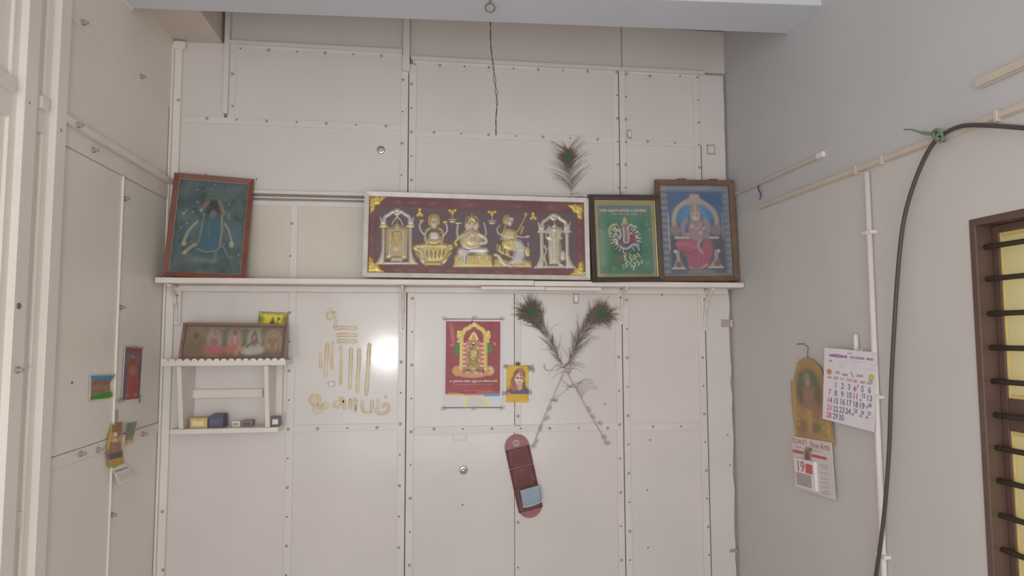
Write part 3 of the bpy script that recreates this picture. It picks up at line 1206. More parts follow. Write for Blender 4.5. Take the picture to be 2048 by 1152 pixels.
for st in ([(((150, 930), (165, 950), (150, 970), (130, 950), (140, 915), (175, 915), (190, 950), (165, 1000), (115, 1000), (95, 950), (120, 905)), 5),
            (((165, 1000), (205, 1010), (240, 985), (270, 1000), (262, 1030), (230, 1035), (215, 1005)), 4.5),
            (((150, 1020), (130, 1050), (150, 1080), (195, 1075), (205, 1045), (160, 1030)), 4.5)],
           [(((350, 1040), (325, 1010), (340, 970), (375, 985), (370, 1030), (345, 1020)), 4.5), (((370, 950), (400, 945), (420, 985), (430, 1060)), 6),
            (((375, 960), (400, 1000), (425, 960), (440, 1000)), 4)],
           [(((478, 1055), (485, 1000), (478, 950)), 6), (((478, 955), (510, 955), (545, 960)), 5), (((520, 960), (530, 1010), (530, 1080)), 5.5),
            (((545, 960), (540, 1010), (538, 1060)), 4)],
           [(((598, 960), (598, 1030), (612, 1080)), 5.5), (((612, 1080), (650, 1080), (685, 1075)), 4), (((690, 955), (692, 1010), (682, 1080)), 6)],
           [(((748, 945), (750, 1000), (735, 1060), (745, 1085), (800, 1088), (848, 1060), (845, 1010), (810, 1000), (792, 1040)), 5.5),
            (((812, 940), (822, 930), (828, 934)), 5)]):
    link('letter', ribbon([(G(*p), w) for p, w in st], ro), OCHRE, wr2)

# ================================================================== FRAMED PICTURES
def crop(x0, y0, k):
    return lambda pts: [(x0+p[0]/k, y0+p[1]/k) for p in pts]


def stand(corners, offs):
    return pose([B(c[0], c[1], o) for c, o in zip(corners, offs)])


def sheet(pic, parent, w, h, z0, y, m=PRINT, name='print', zs=0.0, ident=None):
    o = link(name, pic.mesh(w, h, zs, ident), m, parent)
    o.location = (0, y, z0)
    return o


def glass(parent, w, h, z0, y, m=GLASS):
    return link('glass', box_me((-w/2, y-.001, z0), (w/2, y+.001, z0+h), 0), m, parent)


WOODR = mat('red_brown_wood', (112, 66, 52), .4, var=.2, vscale=14, bump=.1)
WOODB = mat('dull_brown_wood', (104, 78, 58), .5, var=.2, vscale=14)
WOODD = mat('dark_wood_frame', (62, 52, 48), .4, var=.1)
SILV = mat('silver_white_moulding', (190, 182, 174), .35, var=.12, vscale=25, bump=.2, bscale=60)
GOLDBAR = mat('gold_fillet', (198, 168, 84), .3, metal=.5, var=.1, vscale=30)
BOARD = mat('brown_backboard', (120, 96, 74), .8)

# ---- 1 dark teal picture in a red-brown frame, leaning in the corner
M, w, h = stand([(347, 346), (509.5, 364), (491, 559), (331, 556)], (.055, .025, .085, .128))
t = thing('framed_picture', 'tilted red-brown framed picture of a dim teal deity, leaning in the corner', 'picture', M)
bar = .021
link('frame', frame_me(w, h, bar, .018, .0012, -.004), WOODR, t)
link('backboard', box_me((-w/2+.004, -.004, .004), (w/2-.004, 0, h-.004), 0), BOARD, t)
link('fillet', frame_me(w-2*bar+.004, h-2*bar+.004, .004, .005, 0, -.009), mat('pale_fillet', (150, 140, 128), .4), t).location.z = bar-.002
c3 = crop(300, 320, 4.114)
P = Pic([(240, 155), (818, 225), (755, 955), (190, 925)], 190, (74, 88, 84))
P.noise(11, 26).noise(9, 10)
rt = random.Random(21)
for k in range(150):
    x, y = rt.uniform(200, 800), rt.uniform(170, 940)
    a, L = rt.uniform(0, 6.3), rt.uniform(15, 60)
    P.line([(x, y), (x+L*.5*math.cos(a), y+L*.5*math.sin(a)), (x+L*math.cos(a+.5), y+L*math.sin(a+.5))], rt.uniform(6, 18), rt.choice(((62, 74, 70), (58, 68, 62), (104, 112, 104), (112, 116, 106), (74, 96, 100), (96, 104, 92))), .45, 8)
for x, y, rx, ry, c in ((330, 330, 90, 70, (72, 88, 84)), (560, 270, 90, 60, (96, 108, 104)), (650, 330, 60, 40, (104, 112, 100)), (520, 760, 200, 60, (66, 82, 82)),
                        (740, 400, 40, 60, (92, 106, 104)), (300, 840, 90, 40, (100, 108, 102)), (470, 840, 110, 30, (98, 116, 116)), (330, 560, 70, 120, (84, 106, 112)),
                        (700, 620, 60, 110, (78, 102, 108)), (300, 260, 60, 50, (96, 106, 104)), (500, 890, 250, 30, (70, 78, 70)), (300, 450, 70, 60, (100, 108, 100))):
    P.ell(x, y, rx, ry, c, op=.6, soft=16)
P.poly([(450, 430), (480, 380), (530, 350), (580, 370), (620, 430), (600, 560), (590, 740), (430, 745), (440, 560)], (66, 84, 88), .8, 10, curve=4)
P.poly([(450, 530), (590, 530), (585, 740), (500, 755), (425, 735)], (62, 96, 108), .85, 8, curve=4)
P.ell(535, 385, 42, 34, (50, 56, 54), soft=6).ell(525, 440, 52, 34, (58, 56, 52), soft=6)
P.ell(530, 462, 30, 28, (132, 112, 92), op=.8, soft=5).ell(525, 490, 26, 16, (118, 100, 92), op=.7, soft=6)
P.line([(425, 435), (455, 400), (490, 365)], 22, (150, 112, 82), .85, 4).line([(575, 365), (600, 410), (615, 470)], 22, (158, 118, 82), .9, 4)
P.line([(435, 440), (470, 345), (535, 335), (590, 355)], 7, (120, 120, 108), .6, 3)
P.line([(455, 470), (440, 580), (418, 690)], 16, (134, 122, 122), .75, 4).line([(600, 480), (602, 590), (590, 720)], 18, (150, 136, 112), .9, 3)
P.line([(400, 525), (340, 590), (310, 650), (290, 710)], 20, (166, 152, 122), .95, 4).line([(625, 545), (660, 610), (690, 730)], 16, (160, 154, 132), .9, 4)
P.line([(615, 430), (640, 460), (650, 500)], 9, (130, 122, 100), .7, 3)
P.ell(680, 715, 18, 26, (176, 160, 120), op=.9, soft=4).ell(300, 700, 22, 22, (170, 152, 112), op=.9, soft=4)
P.line([(310, 770), (350, 735), (395, 710)], 26, (166, 146, 112), .9, 4).ell(308, 775, 16, 14, (180, 152, 104), soft=3)
P.line([(405, 745), (480, 770), (560, 760), (610, 730), (650, 800), (680, 820)], 9, (140, 146, 140), .8, 3)
P.line([(440, 545), (430, 600)], 6, (150, 150, 150), .6, 3).line([(560, 770), (545, 850)], 10, (128, 148, 146), .6, 5)
P.line([(490, 560), (500, 640)], 8, (98, 132, 150), .6, 5).line([(395, 830), (540, 845)], 26, (104, 124, 124), .5, 8)
P.dots([(308, 432), (360, 443), (398, 365), (658, 392), (270, 572), (395, 258), (318, 540), (540, 215), (735, 800), (455, 466), (620, 715)], 5, (184, 192, 188), soft=3)
P.dots([(430, 432), (285, 455)], 12, (170, 150, 140), soft=5)
P.fade(0.04)
sheet(P, t, w-2*bar, h-2*bar, bar, -.006)
glass(t, w-2*bar+.002, h-2*bar+.002, bar-.001, -.0115)
for x in (-.04, .17):
    link('nail', lathe_me([(0, .002), (.008, .002), (.009, .004), (.010, .001)], 8, 'z'), IRON, t).location = (x, -.01, h)

# ---- 2 long relief of five deities
fc = [(728, 384), (1176, 400.5), (1176, 560), (728, 557)]
M, w, h = stand(fc, (.09, .09, .118, .118))
t = thing('framed_picture', 'long white-framed relief picture of five gold and silver deities on maroon', 'picture', M)
bar = .0205
link('frame', frame_me(w, h, bar, .024, .0015, -.004), SILV, t)
link('backboard', box_me((-w/2+.004, -.004, .004), (w/2-.004, 0, h-.004), 0), BOARD, t)
a5, a6 = crop(720, 360, 5.485), crop(940, 360, 5.485)
P = Pic([(735, 388.6), (1173, 404.5), (1173, 555), (734, 549.5)], 520, (112, 62, 58))
P.noise(4, 40).noise(3, 10)
P.poly([(753, 408), (1157, 424), (1156, 541), (751, 531)], (98, 76, 80), .95, 4)
P.poly([(753, 408), (1157, 424), (1157, 428), (753, 412)], (88, 64, 66), .6, 3)
for x, y in ((795, 401), (825, 402), (868, 404), (945, 407), (1040, 411), (1110, 413), (796, 544), (825, 544), (868, 545), (905, 545), (948, 547), (1000, 548), (1040, 549), (1100, 551)):
    P.ell(x, y, 9, 3.4, (142, 104, 98), op=.5, soft=5)
for y in (430, 455, 480, 505):
    P.ell(742, y, 3, 10, (136, 90, 84), op=.5, soft=4).ell(1164, y+8, 3, 10, (136, 90, 84), op=.5, soft=4)
P.line([(782, 410), (840, 414), (900, 416)], 1, (150, 100, 70), .6)
GD, GD2, GD3, SV, SV2, CR, DKG = (196, 170, 100), (222, 200, 130), (164, 138, 84), (194, 182, 172), (214, 206, 198), (200, 184, 160), (128, 104, 70)


class Draw:
    """the same pen, with coordinates taken on an enlargement"""
    def __init__(s, P, f, k):
        s.P, s.f, s.k = P, f, k

    def poly(s, pts, *a, **b):
        s.P.poly(s.f(pts), *a, **b)

    def ell(s, x, y, rx, ry, *a, **b):
        (X, Y), = s.f([(x, y)])
        s.P.ell(X, Y, rx/s.k, ry/s.k, *a, **b)

    def line(s, pts, w_, *a, **b):
        s.P.line(s.f(pts), w_/s.k, *a, **b)

    def dots(s, pts, r, *a, **b):
        for p in pts:
            s.ell(p[0], p[1], r, r, *a, **b)

    def rect(s, x0, y0, x1, y1, *a, **b):
        s.poly([(x0, y0), (x1, y0), (x1, y1), (x0, y1)], *a, **b)


def arch(D, x0, x1, yt, yc, yb, c, c2, gold):
    xm = (x0+x1)/2
    hw = (x1-x0)/2
    D.line([(x0+55, yc-10), (x0+62, yc-95), (x0+110, yt+65), (xm-40, yt+32), (xm, yt+62), (xm+40, yt+32), (x1-110, yt+65), (x1-62, yc-95), (x1-55, yc-10)], 42, c, h=1, hw=4)
    D.rect(xm-34, yt-5, xm+34, yt+42, c2, h=1.1)
    for sx, xe in ((1, x0), (-1, x1)):
        D.poly([(xe+sx*5, yc-115), (xe+sx*40, yc-70), (xe+sx*85, yc-60), (xe+sx*80, yc-10), (xe+sx*15, yc-10)], c, h=1.1, hw=4)
        D.rect(xe+sx*5, yc-8, xe+sx*95, yc+22, gold, h=1.2, hw=3)
        D.rect(xe+sx*28, yc+20, xe+sx*68, yb, c2, h=1.0, hw=4)
        D.line([(xe+sx*62, yc+30), (xe+sx*62, yb-20)], 8, gold, .7)
        D.poly([(xe-sx*35, yb+4), (xe+sx*60, yb+4), (xe+sx*60, yb-190), (xe+sx*38, yb-180), (xe+sx*12, yb-90)], c, h=1.1, hw=5)
        D.rect(xe-sx*40, yb-22, xe+sx*62, yb+6, gold, h=1.3, hw=3)
    D.rect(x0+60, yb-28, x1-60, yb+2, c, h=.8, hw=3)


D = Draw(P, a5, 5.485)
P.cur = 1
arch(D, 200, 605, 300, 495, 938, SV, (188, 172, 150), GD2)
D.poly([(275, 540), (300, 500), (350, 505), (385, 470), (402, 385), (425, 470), (460, 505), (510, 500), (535, 545), (530, 700), (526, 870), (490, 880), (470, 905), (340, 905), (320, 872), (278, 872), (272, 700)],
       (168, 148, 116), h=1.3, hw=8)
D.line([(400, 392), (372, 430), (345, 480)], 14, SV2, h=1.5)
D.line([(408, 392), (440, 430), (472, 490)], 14, SV2, h=1.5)
D.poly([(402, 400), (430, 490), (405, 510), (375, 490)], (150, 132, 96), h=1.6)
D.ell(403, 505, 24, 28, (176, 158, 124), h=1.7)
D.poly([(340, 560), (400, 540), (470, 560), (480, 700), (440, 780), (400, 800), (350, 770), (325, 690)], (184, 158, 102), h=1.8, hw=7, curve=3)
for k in range(46):
    D.ell(random.uniform(335, 475), random.uniform(560, 780), 7, 6, random.choice((GD2, (146, 122, 78), GD3)), op=.85)
D.line([(360, 580), (380, 680), (402, 740), (430, 680), (450, 580)], 12, (150, 126, 76), .8)
for x in (300, 325, 485, 512):
    D.line([(x, 540), (x-4, 860)], 6, (196, 180, 150), .7)
D.ell(402, 870, 72, 24, DKG, h=1.0)
D.line([(330, 868), (400, 882), (470, 866)], 8, (150, 128, 86))
P.cur = 2
for k, (x, y, r) in enumerate([(640, 770, -60), (650, 830, -40), (690, 880, -25), (660, 740, -75), (985, 770, 60), (985, 830, 42), (950, 880, 25), (975, 735, 75)]):
    D.ell(x, y, 28, 62, GD if k % 2 else GD2, rot=r, h=1.2)
D.ell(820, 810, 205, 100, GD3, h=1.0, hw=10)
for x in range(700, 960, 46):
    D.ell(x, 825+abs(x-820)*-.12, 27, 72, GD2, rot=(x-820)*.14, h=1.8, hw=5)
    D.ell(x, 832+abs(x-820)*-.12, 15, 52, GD3, rot=(x-820)*.14, h=1.9)
    D.line([(x-14, 870), (x-24, 815), (x, 760)], 5, (240, 226, 170), .9)
D.poly([(640, 720), (720, 690), (820, 705), (930, 690), (1000, 730), (960, 770), (820, 750), (690, 770)], GD, h=2.0, hw=6, curve=3)
D.line([(660, 720), (690, 800), (740, 900)], 26, SV, h=2.1)
D.ell(825, 655, 92, 75, GD3, h=1.8, hw=8)
D.ell(823, 610, 62, 50, SV, h=2.0)
D.line([(745, 700), (720, 640), (735, 560), (770, 530)], 34, CR, h=1.9)
D.line([(905, 700), (925, 640), (915, 560), (880, 530)], 34, GD, h=1.9)
D.line([(710, 600), (672, 550), (660, 490), (685, 450)], 24, SV2, h=1.6)
D.line([(925, 620), (968, 560), (965, 500), (948, 460)], 24, SV2, h=1.6)
D.ell(684, 440, 32, 22, GD, h=1.6)
D.ell(948, 455, 32, 22, GD, h=1.6)
D.poly([(755, 490), (760, 390), (800, 365), (823, 335), (848, 365), (882, 390), (886, 490), (850, 540), (795, 540)], GD3, h=1.6, hw=5)
D.line([(762, 480), (765, 400), (800, 370)], 12, GD2, h=1.8)
D.line([(880, 480), (876, 400), (846, 370)], 12, GD2, h=1.8)
D.ell(823, 470, 34, 42, SV, h=2.3, hw=5)
D.poly([(790, 440), (823, 350), (856, 440)], GD, h=2.4)
D.dots([(812, 465), (836, 465)], 5, (96, 80, 70))
D.line([(813, 490), (835, 490)], 4, (130, 100, 88))
for k in range(40):
    D.ell(random.uniform(750, 900), random.uniform(560, 740), 7, 6, random.choice((GD2, SV2, (140, 116, 74))), op=.8)
D.rect(715, 905, 915, 955, (176, 150, 84), h=1.2)
D.line([(720, 912), (910, 912)], 8, GD2)
P.cur = 3
D.poly([(1045, 940), (1050, 840), (1100, 800), (1240, 830), (1400, 800), (1470, 840), (1485, 970), (1040, 970)], (190, 160, 92), h=1.0, hw=5)
for k in range(60):
    D.ell(random.uniform(1055, 1475), random.uniform(850, 945), 12, 10, random.choice((GD2, GD3, (208, 178, 110))), op=.7, h=1.3)
D.rect(1036, 945, 1490, 972, GD2, h=1.4)
D.ell(1240, 660, 130, 140, (180, 156, 118), h=1.6, hw=10)
D.ell(1235, 650, 78, 86, (196, 174, 140), h=2.2, hw=8)
D.line([(1150, 600), (1100, 640), (1060, 690), (1075, 720)], 44, GD, h=1.6)
D.line([(1330, 600), (1390, 640), (1405, 690), (1350, 700)], 48, CR, h=1.7)
D.line([(1092, 650), (1082, 570), (1090, 490)], 34, SV, h=1.5)
D.line([(1396, 640), (1404, 570), (1384, 470)], 26, SV, h=1.5)
D.line([(1068, 470), (1125, 468)], 20, GD2, h=1.5)
D.poly([(1075, 800), (1110, 740), (1200, 760), (1300, 750), (1400, 745), (1440, 790), (1380, 830), (1220, 820), (1190, 930), (1140, 935), (1120, 850)], SV, h=2.1, hw=6, curve=3)
D.ell(1320, 780, 110, 30, SV2, h=2.3)
D.ell(1196, 500, 36, 50, (196, 176, 152), h=1.8)
D.ell(1298, 500, 36, 50, (196, 176, 152), h=1.8)
D.ell(1245, 490, 46, 54, (200, 180, 152), h=2.2, hw=5)
D.line([(1245, 510), (1240, 560), (1248, 600), (1275, 620)], 30, (208, 190, 164), h=2.6)
D.line([(1245, 640), (1235, 660), (1262, 670), (1265, 640)], 10, GD3)
D.poly([(1190, 480), (1200, 410), (1225, 390), (1245, 345), (1266, 390), (1295, 410), (1302, 480), (1245, 450)], GD, h=2.0, hw=5)
D.line([(1172, 480), (1180, 420), (1210, 388)], 10, CR, h=1.6)
D.line([(1322, 480), (1314, 420), (1284, 388)], 10, CR, h=1.6)
D.dots([(1226, 486), (1266, 486)], 6, (96, 78, 66))
for k in range(40):
    D.ell(random.uniform(1160, 1330), random.uniform(560, 740), 7, 6, random.choice((GD2, GD3, SV2)), op=.7)
D.line([(1200, 705), (1245, 715), (1300, 705)], 12, GD2, h=2.4)
P.cur = 4
D = Draw(P, a6, 5.485)
D.poly([(275, 970), (285, 880), (330, 860), (480, 900), (640, 880), (700, 910), (705, 975)], (188, 158, 88), h=1.0, hw=5)
for k in range(50):
    D.ell(random.uniform(290, 690), random.uniform(890, 965), 12, 9, random.choice((GD2, GD3, (150, 122, 66))), op=.7, h=1.2)
for k, (x0, y0) in enumerate([(330, 740), (360, 760), (395, 775), (430, 790), (455, 800)]):
    D.line([(x0-10, y0-30), (x0, y0+40), (x0+60, y0+70)], 24, GD2 if k % 2 else GD, h=1.6)
D.line([(295, 830), (340, 850), (400, 930), (470, 960)], 44, SV, h=1.5)
D.line([(350, 870), (420, 940)], 14, GD)
D.poly([(640, 740), (670, 730), (690, 790), (680, 850), (640, 840), (610, 780)], GD, h=1.4)
D.line([(665, 740), (660, 700)], 10, SV)
D.ell(660, 840, 14, 12, GD2, h=1.6)
D.poly([(370, 690), (420, 640), (500, 640), (560, 660), (540, 760), (470, 790), (390, 760)], (200, 174, 100), h=1.8, hw=8, curve=3)
D.poly([(500, 650), (590, 660), (640, 740), (640, 840), (600, 925), (460, 930), (490, 840), (515, 760)], SV, h=2.0, hw=7)
for x in (490, 515, 540, 565, 590):
    D.line([(x+10, 790), (x-8, 915)], 8, (170, 170, 180), .8)
D.line([(500, 780), (570, 790), (630, 775)], 12, SV2, h=2.2)
D.poly([(370, 640), (390, 560), (430, 530), (500, 540), (545, 580), (540, 640), (450, 670)], (198, 172, 116), h=1.9, hw=8, curve=3)
D.line([(370, 610), (330, 580), (322, 530), (348, 500)], 26, SV, h=1.6)
D.line([(360, 650), (430, 640), (490, 625)], 26, CR, h=2.1)
D.line([(540, 620), (600, 632), (655, 628)], 26, SV, h=1.8)
D.ell(658, 626, 28, 18, SV2, h=1.9)
D.line([(505, 625), (560, 540), (610, 450), (640, 380)], 32, (196, 168, 120), h=2.2)
D.ell(640, 375, 24, 30, CR, h=2.0)
D.line([(590, 580), (612, 520)], 36, (188, 164, 124), h=1.8)
D.ell(418, 425, 36, 58, GD, rot=15, h=1.4)
D.ell(418, 430, 22, 42, GD3, rot=15, h=1.5)
D.poly([(425, 430), (440, 385), (462, 345), (478, 390), (490, 430)], GD3, h=2.0)
D.ell(490, 425, 26, 28, (208, 168, 150), h=1.8)
D.ell(462, 465, 34, 44, SV2, h=2.3, hw=5)
D.line([(430, 440), (410, 510), (380, 590)], 26, GD, h=1.8)
D.dots([(455, 462), (475, 464)], 5, (100, 82, 72))
for k in range(36):
    D.ell(random.uniform(390, 530), random.uniform(560, 740), 7, 6, random.choice((GD2, GD3, SV2)), op=.7)
P.cur = 5
arch(D, 765, 1140, 365, 560, 978, CR, CR, SV2)
D.poly([(850, 570), (885, 500), (930, 510), (955, 455), (985, 510), (1030, 520), (1065, 580), (1055, 640), (1020, 670), (1030, 760), (1020, 940), (890, 940), (880, 760), (885, 670), (855, 640)], (196, 180, 154), h=1.6, hw=8)
D.ell(878, 612, 18, 26, (112, 92, 92), h=.2)
D.ell(1035, 612, 18, 26, (112, 92, 92), h=.2)
D.poly([(925, 520), (955, 450), (985, 520)], (210, 196, 172), h=2.2)
D.ell(955, 545, 28, 34, (214, 200, 180), h=2.2)
D.dots([(946, 542), (965, 542)], 4, (110, 92, 84))
D.line([(955, 590), (955, 700), (955, 900)], 40, (210, 196, 174), h=2.2)
for x in (905, 930, 985, 1008):
    D.line([(x, 690), (x, 930)], 7, (170, 152, 130), .8)
D.line([(900, 560), (940, 640), (1010, 560)], 10, (176, 156, 130), .8)
D.line([(845, 730), (860, 790), (840, 850), (860, 940)], 26, CR, h=1.3)
D.ell(1045, 840, 34, 60, CR, h=1.3)
D.ell(1020, 945, 30, 12, SV2, h=1.4)
for k in range(30):
    D.ell(random.uniform(870, 1040), random.uniform(580, 900), 6, 6, random.choice(((220, 208, 186), (164, 146, 124))), op=.7)
D = Draw(P, a5, 5.485)
for k, (DD, pts, r) in enumerate(((D, [(660, 310), (640, 372), (682, 372), (660, 345)], 22), (D, [(1000, 320), (1060, 320), (1030, 350), (1028, 335)], 20),
                                  (Draw(P, a6, 5.485), [(235, 340), (300, 340), (267, 368), (267, 350)], 20), (Draw(P, a6, 5.485), [(722, 362), (705, 415), (748, 415), (724, 390)], 20))):
    P.cur = 6+k
    for p in pts:
        DD.ell(p[0], p[1], r, r*.95, (216, 172, 70), h=1.2)
        DD.ell(p[0]-4, p[1]-4, r*.4, r*.4, (246, 216, 120))
    if k in (1, 2):
        x = pts[2][0]
        y = pts[2][1]
        DD.line([(x, y+20), (x, y+95)], 12, (200, 178, 120), h=1)
        DD.line([(x-45, y+75), (x+45, y+75)], 8, CR, h=.8)
        DD.ell(x, y+100, 36, 14, (206, 186, 140), h=1)
for k, (cx, cy, sx, sy, f) in enumerate(((85, 158, 1, 1, a5), (80, 1030, 1, -1, a5), (1272, 262, -1, 1, a6), (1272, 1066, -1, -1, a6))):
    P.cur = 10+k
    DD = Draw(P, f, 5.485)
    L1, L2 = (195, 190) if k < 2 else (170, 170)
    DD.poly([(cx, cy), (cx+sx*L1, cy+sy*4), (cx+sx*L1*.72, cy+sy*45), (cx+sx*L1*.6, cy+sy*90), (cx+sx*70, cy+sy*95), (cx+sx*62, cy+sy*150), (cx+sx*12, cy+sy*L2)], (208, 170, 66), h=1.2, hw=5)
    for j in range(20):
        u_, v_ = random.random(), random.random()
        if u_+v_ > 1:
            u_, v_ = 1-u_, 1-v_
        DD.ell(cx+sx*u_*L1*.85, cy+sy*v_*L2*.85, random.uniform(7, 15), random.uniform(7, 12), random.choice(((236, 206, 104), (176, 134, 40), (246, 224, 140))), rot=random.uniform(0, 90), h=1.7, hw=3)
P.fade(.17)
wi, hi_ = w-2*bar+.002, h-2*bar+.002
sheet(P, t, wi, hi_, bar-.001, -.007, PRINT, 'print', .0, 0)
REL = .0036
for k in range(1, 6):
    o = sheet(P, t, wi, hi_, bar-.001, -.0072, FOIL, 'deity_relief', REL, k)
    o['label'] = ('standing deity in a silver arch with gold bases', 'seated gold deity on a lotus', 'seated elephant-headed deity in gold and silver',
                  'seated deity holding a lute', 'standing deity in a cream arch')[k-1]
for k in range(6, 10):
    sheet(P, t, wi, hi_, bar-.001, -.0072, FOIL, 'hanging_lamp', REL, k)
for k in range(10, 14):
    sheet(P, t, wi, hi_, bar-.001, -.0072, FOIL, 'corner_ornament', REL, k)
glass(t, wi, hi_, bar-.001, -.0195)

# ---- 3 green picture in a black frame
M, w, h = stand([(1178.5, 393), (1320, 392.5), (1320.5, 565), (1180.5, 565)], (.112, .112, .128, .128))
t = thing('framed_picture', 'black framed green picture with a gold edge, beside the long relief', 'picture', M)
bar = .0245
link('frame', frame_me(w, h, bar, .02, .0015, -.004), WOODD, t)
link('top_lip', box_me((-w/2-.006, -.026, h-.010), (w/2, -.003, h+.002), .001), WOODD, t)
link('backboard', box_me((-w/2+.004, -.004, .004), (w/2-.004, 0, h-.004), 0), BOARD, t)
link('gold_fillet', frame_me(w-2*bar+.004, h-2*bar+.004, .005, .006, .0008, -.012), GOLDBAR, t).location.z = bar-.002
P = Pic([(52, 95), (845, 95), (838, 1080), (48, 1080)], 170, (184, 160, 122))
P.noise(4, 30)
P.rect(62, 105, 832, 1068, (176, 152, 118), soft=3).rect(92, 152, 798, 1035, (98, 122, 100), soft=3)
P.rect(185, 290, 740, 1030, (52, 112, 78), .9, 40).rect(110, 160, 790, 300, (84, 112, 92), .8, 30).rect(190, 300, 250, 1020, (46, 116, 74), .7, 30)
P.rect(640, 300, 780, 1000, (60, 118, 88), .7, 40).rect(100, 480, 180, 900, (128, 156, 132), .7, 25)
P.noise(5, 40)
P.scrawl(122, 218, 760, 218, 34, (208, 176, 172), 1).scrawl(122, 222, 760, 222, 26, (216, 188, 184), .7)
P.scrawl(275, 265, 610, 268, 20, (176, 178, 160), .8)
P.ell(440, 600, 200, 195, (74, 76, 66), soft=10).poly([(270, 660), (650, 650), (655, 780), (275, 790)], (48, 74, 62), .9, 12)
P.poly([(412, 400), (420, 330), (445, 300), (470, 330), (480, 400)], (184, 170, 110), soft=4)
P.line([(245, 560), (240, 480), (270, 420), (330, 400)], 30, (200, 180, 110), .9, 4)
for a in np.linspace(0, 2*math.pi, 26):
    r1, r2 = 205, 185
    P.line([(440+130*math.cos(a), 580+120*math.sin(a)), (440+r1*math.cos(a), 580+r2*math.sin(a))], 15, random.choice(((212, 204, 188), (150, 130, 90), (186, 176, 150))), .85, 2)
for x, y in ((300, 460), (340, 480), (320, 530), (290, 560), (560, 470), (600, 500), (590, 560), (620, 620), (330, 640), (300, 600), (560, 600), (520, 520), (350, 560), (530, 410), (580, 430)):
    P.line([(x-18, y+14), (x, y-10), (x+20, y+12)], 14, random.choice(((226, 220, 208), (206, 196, 170))), .9, 2)
P.poly([(490, 540), (560, 535), (580, 620), (520, 660), (470, 640)], (128, 58, 84), soft=3, curve=3).poly([(365, 650), (420, 600), (440, 660), (380, 680)], (128, 62, 96), soft=3)
P.poly([(380, 670), (450, 690), (580, 640), (600, 690), (500, 700), (420, 700)], (108, 116, 172), soft=4)
P.poly([(410, 400), (480, 400), (485, 600), (440, 640), (415, 600)], (146, 116, 110), soft=4)
P.ell(447, 430, 34, 40, (150, 118, 106), soft=3).dots([(436, 425), (458, 425)], 5, (60, 50, 46))
P.line([(372, 470), (385, 540), (365, 590)], 26, (198, 190, 190), .9, 3).line([(420, 450), (425, 540), (420, 620), (460, 640), (490, 590), (480, 440)], 14, (220, 212, 210), .95, 3)
P.line([(360, 680), (410, 715), (470, 710), (540, 660), (600, 680), (615, 735)], 16, (204, 206, 206), .95, 3)
P.line([(330, 600), (325, 660)], 26, (214, 204, 184), .9, 3)
P.ell(350, 850, 80, 60, (98, 92, 66), soft=14)
for x, y in ((430, 790), (425, 830), (440, 880), (490, 800), (505, 860), (480, 900), (530, 830), (560, 820), (600, 800), (620, 830), (640, 880), (600, 905), (570, 870), (550, 920), (500, 930), (440, 930), (400, 945), (530, 960)):
    P.line([(x-14, y-22), (x+6, y), (x-4, y+26)], 15, random.choice(((222, 216, 200), (196, 170, 100), (206, 190, 140), (216, 210, 204))), .9, 2)
P.ell(610, 850, 26, 36, (112, 90, 74), soft=4)
P.dots([(150, 405), (120, 480), (740, 400), (765, 470), (145, 910), (720, 905), (270, 970)], 16, (150, 158, 118), op=.7, soft=10)
P.fade(0.20)
sheet(P, t, w-2*bar, h-2*bar, bar, -.007)
glass(t, w-2*bar+.002, h-2*bar+.002, bar-.001, -.0125)
bm = bmesh.new()
tube_into(bm, [(.0+.011*math.cos(a), -.004, h+.006+.011*math.sin(a)) for a in np.linspace(-.3, 3.44, 12)], .002, 6)
link('hanging_loop', mesh_of(bm, True), METAL, t)

# ---- 4 blue picture in a brown frame at the shelf end
M, w, h = stand([(1311, 362), (1468, 362), (1470, 563), (1312.5, 563)], (.066, .066, .080, .080))
t = thing('framed_picture', 'brown framed blue picture of a seated deity in pink, at the shelf end', 'picture', M)
bar = .0245
link('frame', frame_me(w, h, bar, .018, .0015, -.004), WOODB, t)
link('backboard', box_me((-w/2+.004, -.004, .004), (w/2-.004, 0, h-.004), 0), BOARD, t)
P = Pic([(68, 85), (800, 85), (785, 1090), (55, 1090)], 180, (120, 126, 132))
P.noise(5, 20)
P.rect(150, 160, 730, 1060, (74, 82, 100), soft=6)
P.rect(150, 165, 370, 420, (62, 96, 142), soft=12).rect(490, 165, 728, 340, (40, 82, 136), soft=14).rect(160, 380, 360, 560, (84, 108, 142), .8, 30).rect(560, 330, 720, 520, (70, 104, 148), .8, 30)
P.rect(150, 660, 250, 1000, (66, 70, 80), .9, 20).rect(620, 660, 720, 1000, (76, 70, 76), .9, 20).rect(110, 1020, 290, 1080, (84, 96, 124), .8, 12)
for y in range(130, 1050, 70):
    P.ell(100, y, 34, 20, (158, 156, 158), op=.7, soft=8).ell(105, y+32, 30, 14, (92, 102, 110), op=.8, soft=8)
    P.ell(758, y, 30, 20, (140, 146, 150), op=.6, soft=8).ell(755, y+32, 28, 14, (92, 106, 120), op=.8, soft=8)
for x in range(150, 720, 60):
    P.ell(x, 118, 30, 14, (150, 158, 162), op=.7, soft=6)
P.line([(142, 400), (138, 800)], 10, (206, 198, 194), .9, 2).line([(716, 400), (712, 680)], 8, (190, 180, 174), .8, 2)
P.ell(420, 420, 190, 160, (66, 124, 172), soft=10).ell(420, 400, 120, 110, (92, 146, 186), op=.7, soft=20)
P.line([(205, 560), (200, 460), (240, 350), (330, 275), (425, 235), (520, 275), (605, 345), (650, 440), (650, 540)], 52, (180, 160, 136), .95, 5)
P.line([(195, 470), (240, 340), (340, 262)], 10, (206, 190, 160), .7, 3)
P.poly([(385, 180), (480, 180), (490, 260), (540, 300), (320, 300), (370, 250)], (178, 164, 142), soft=5)
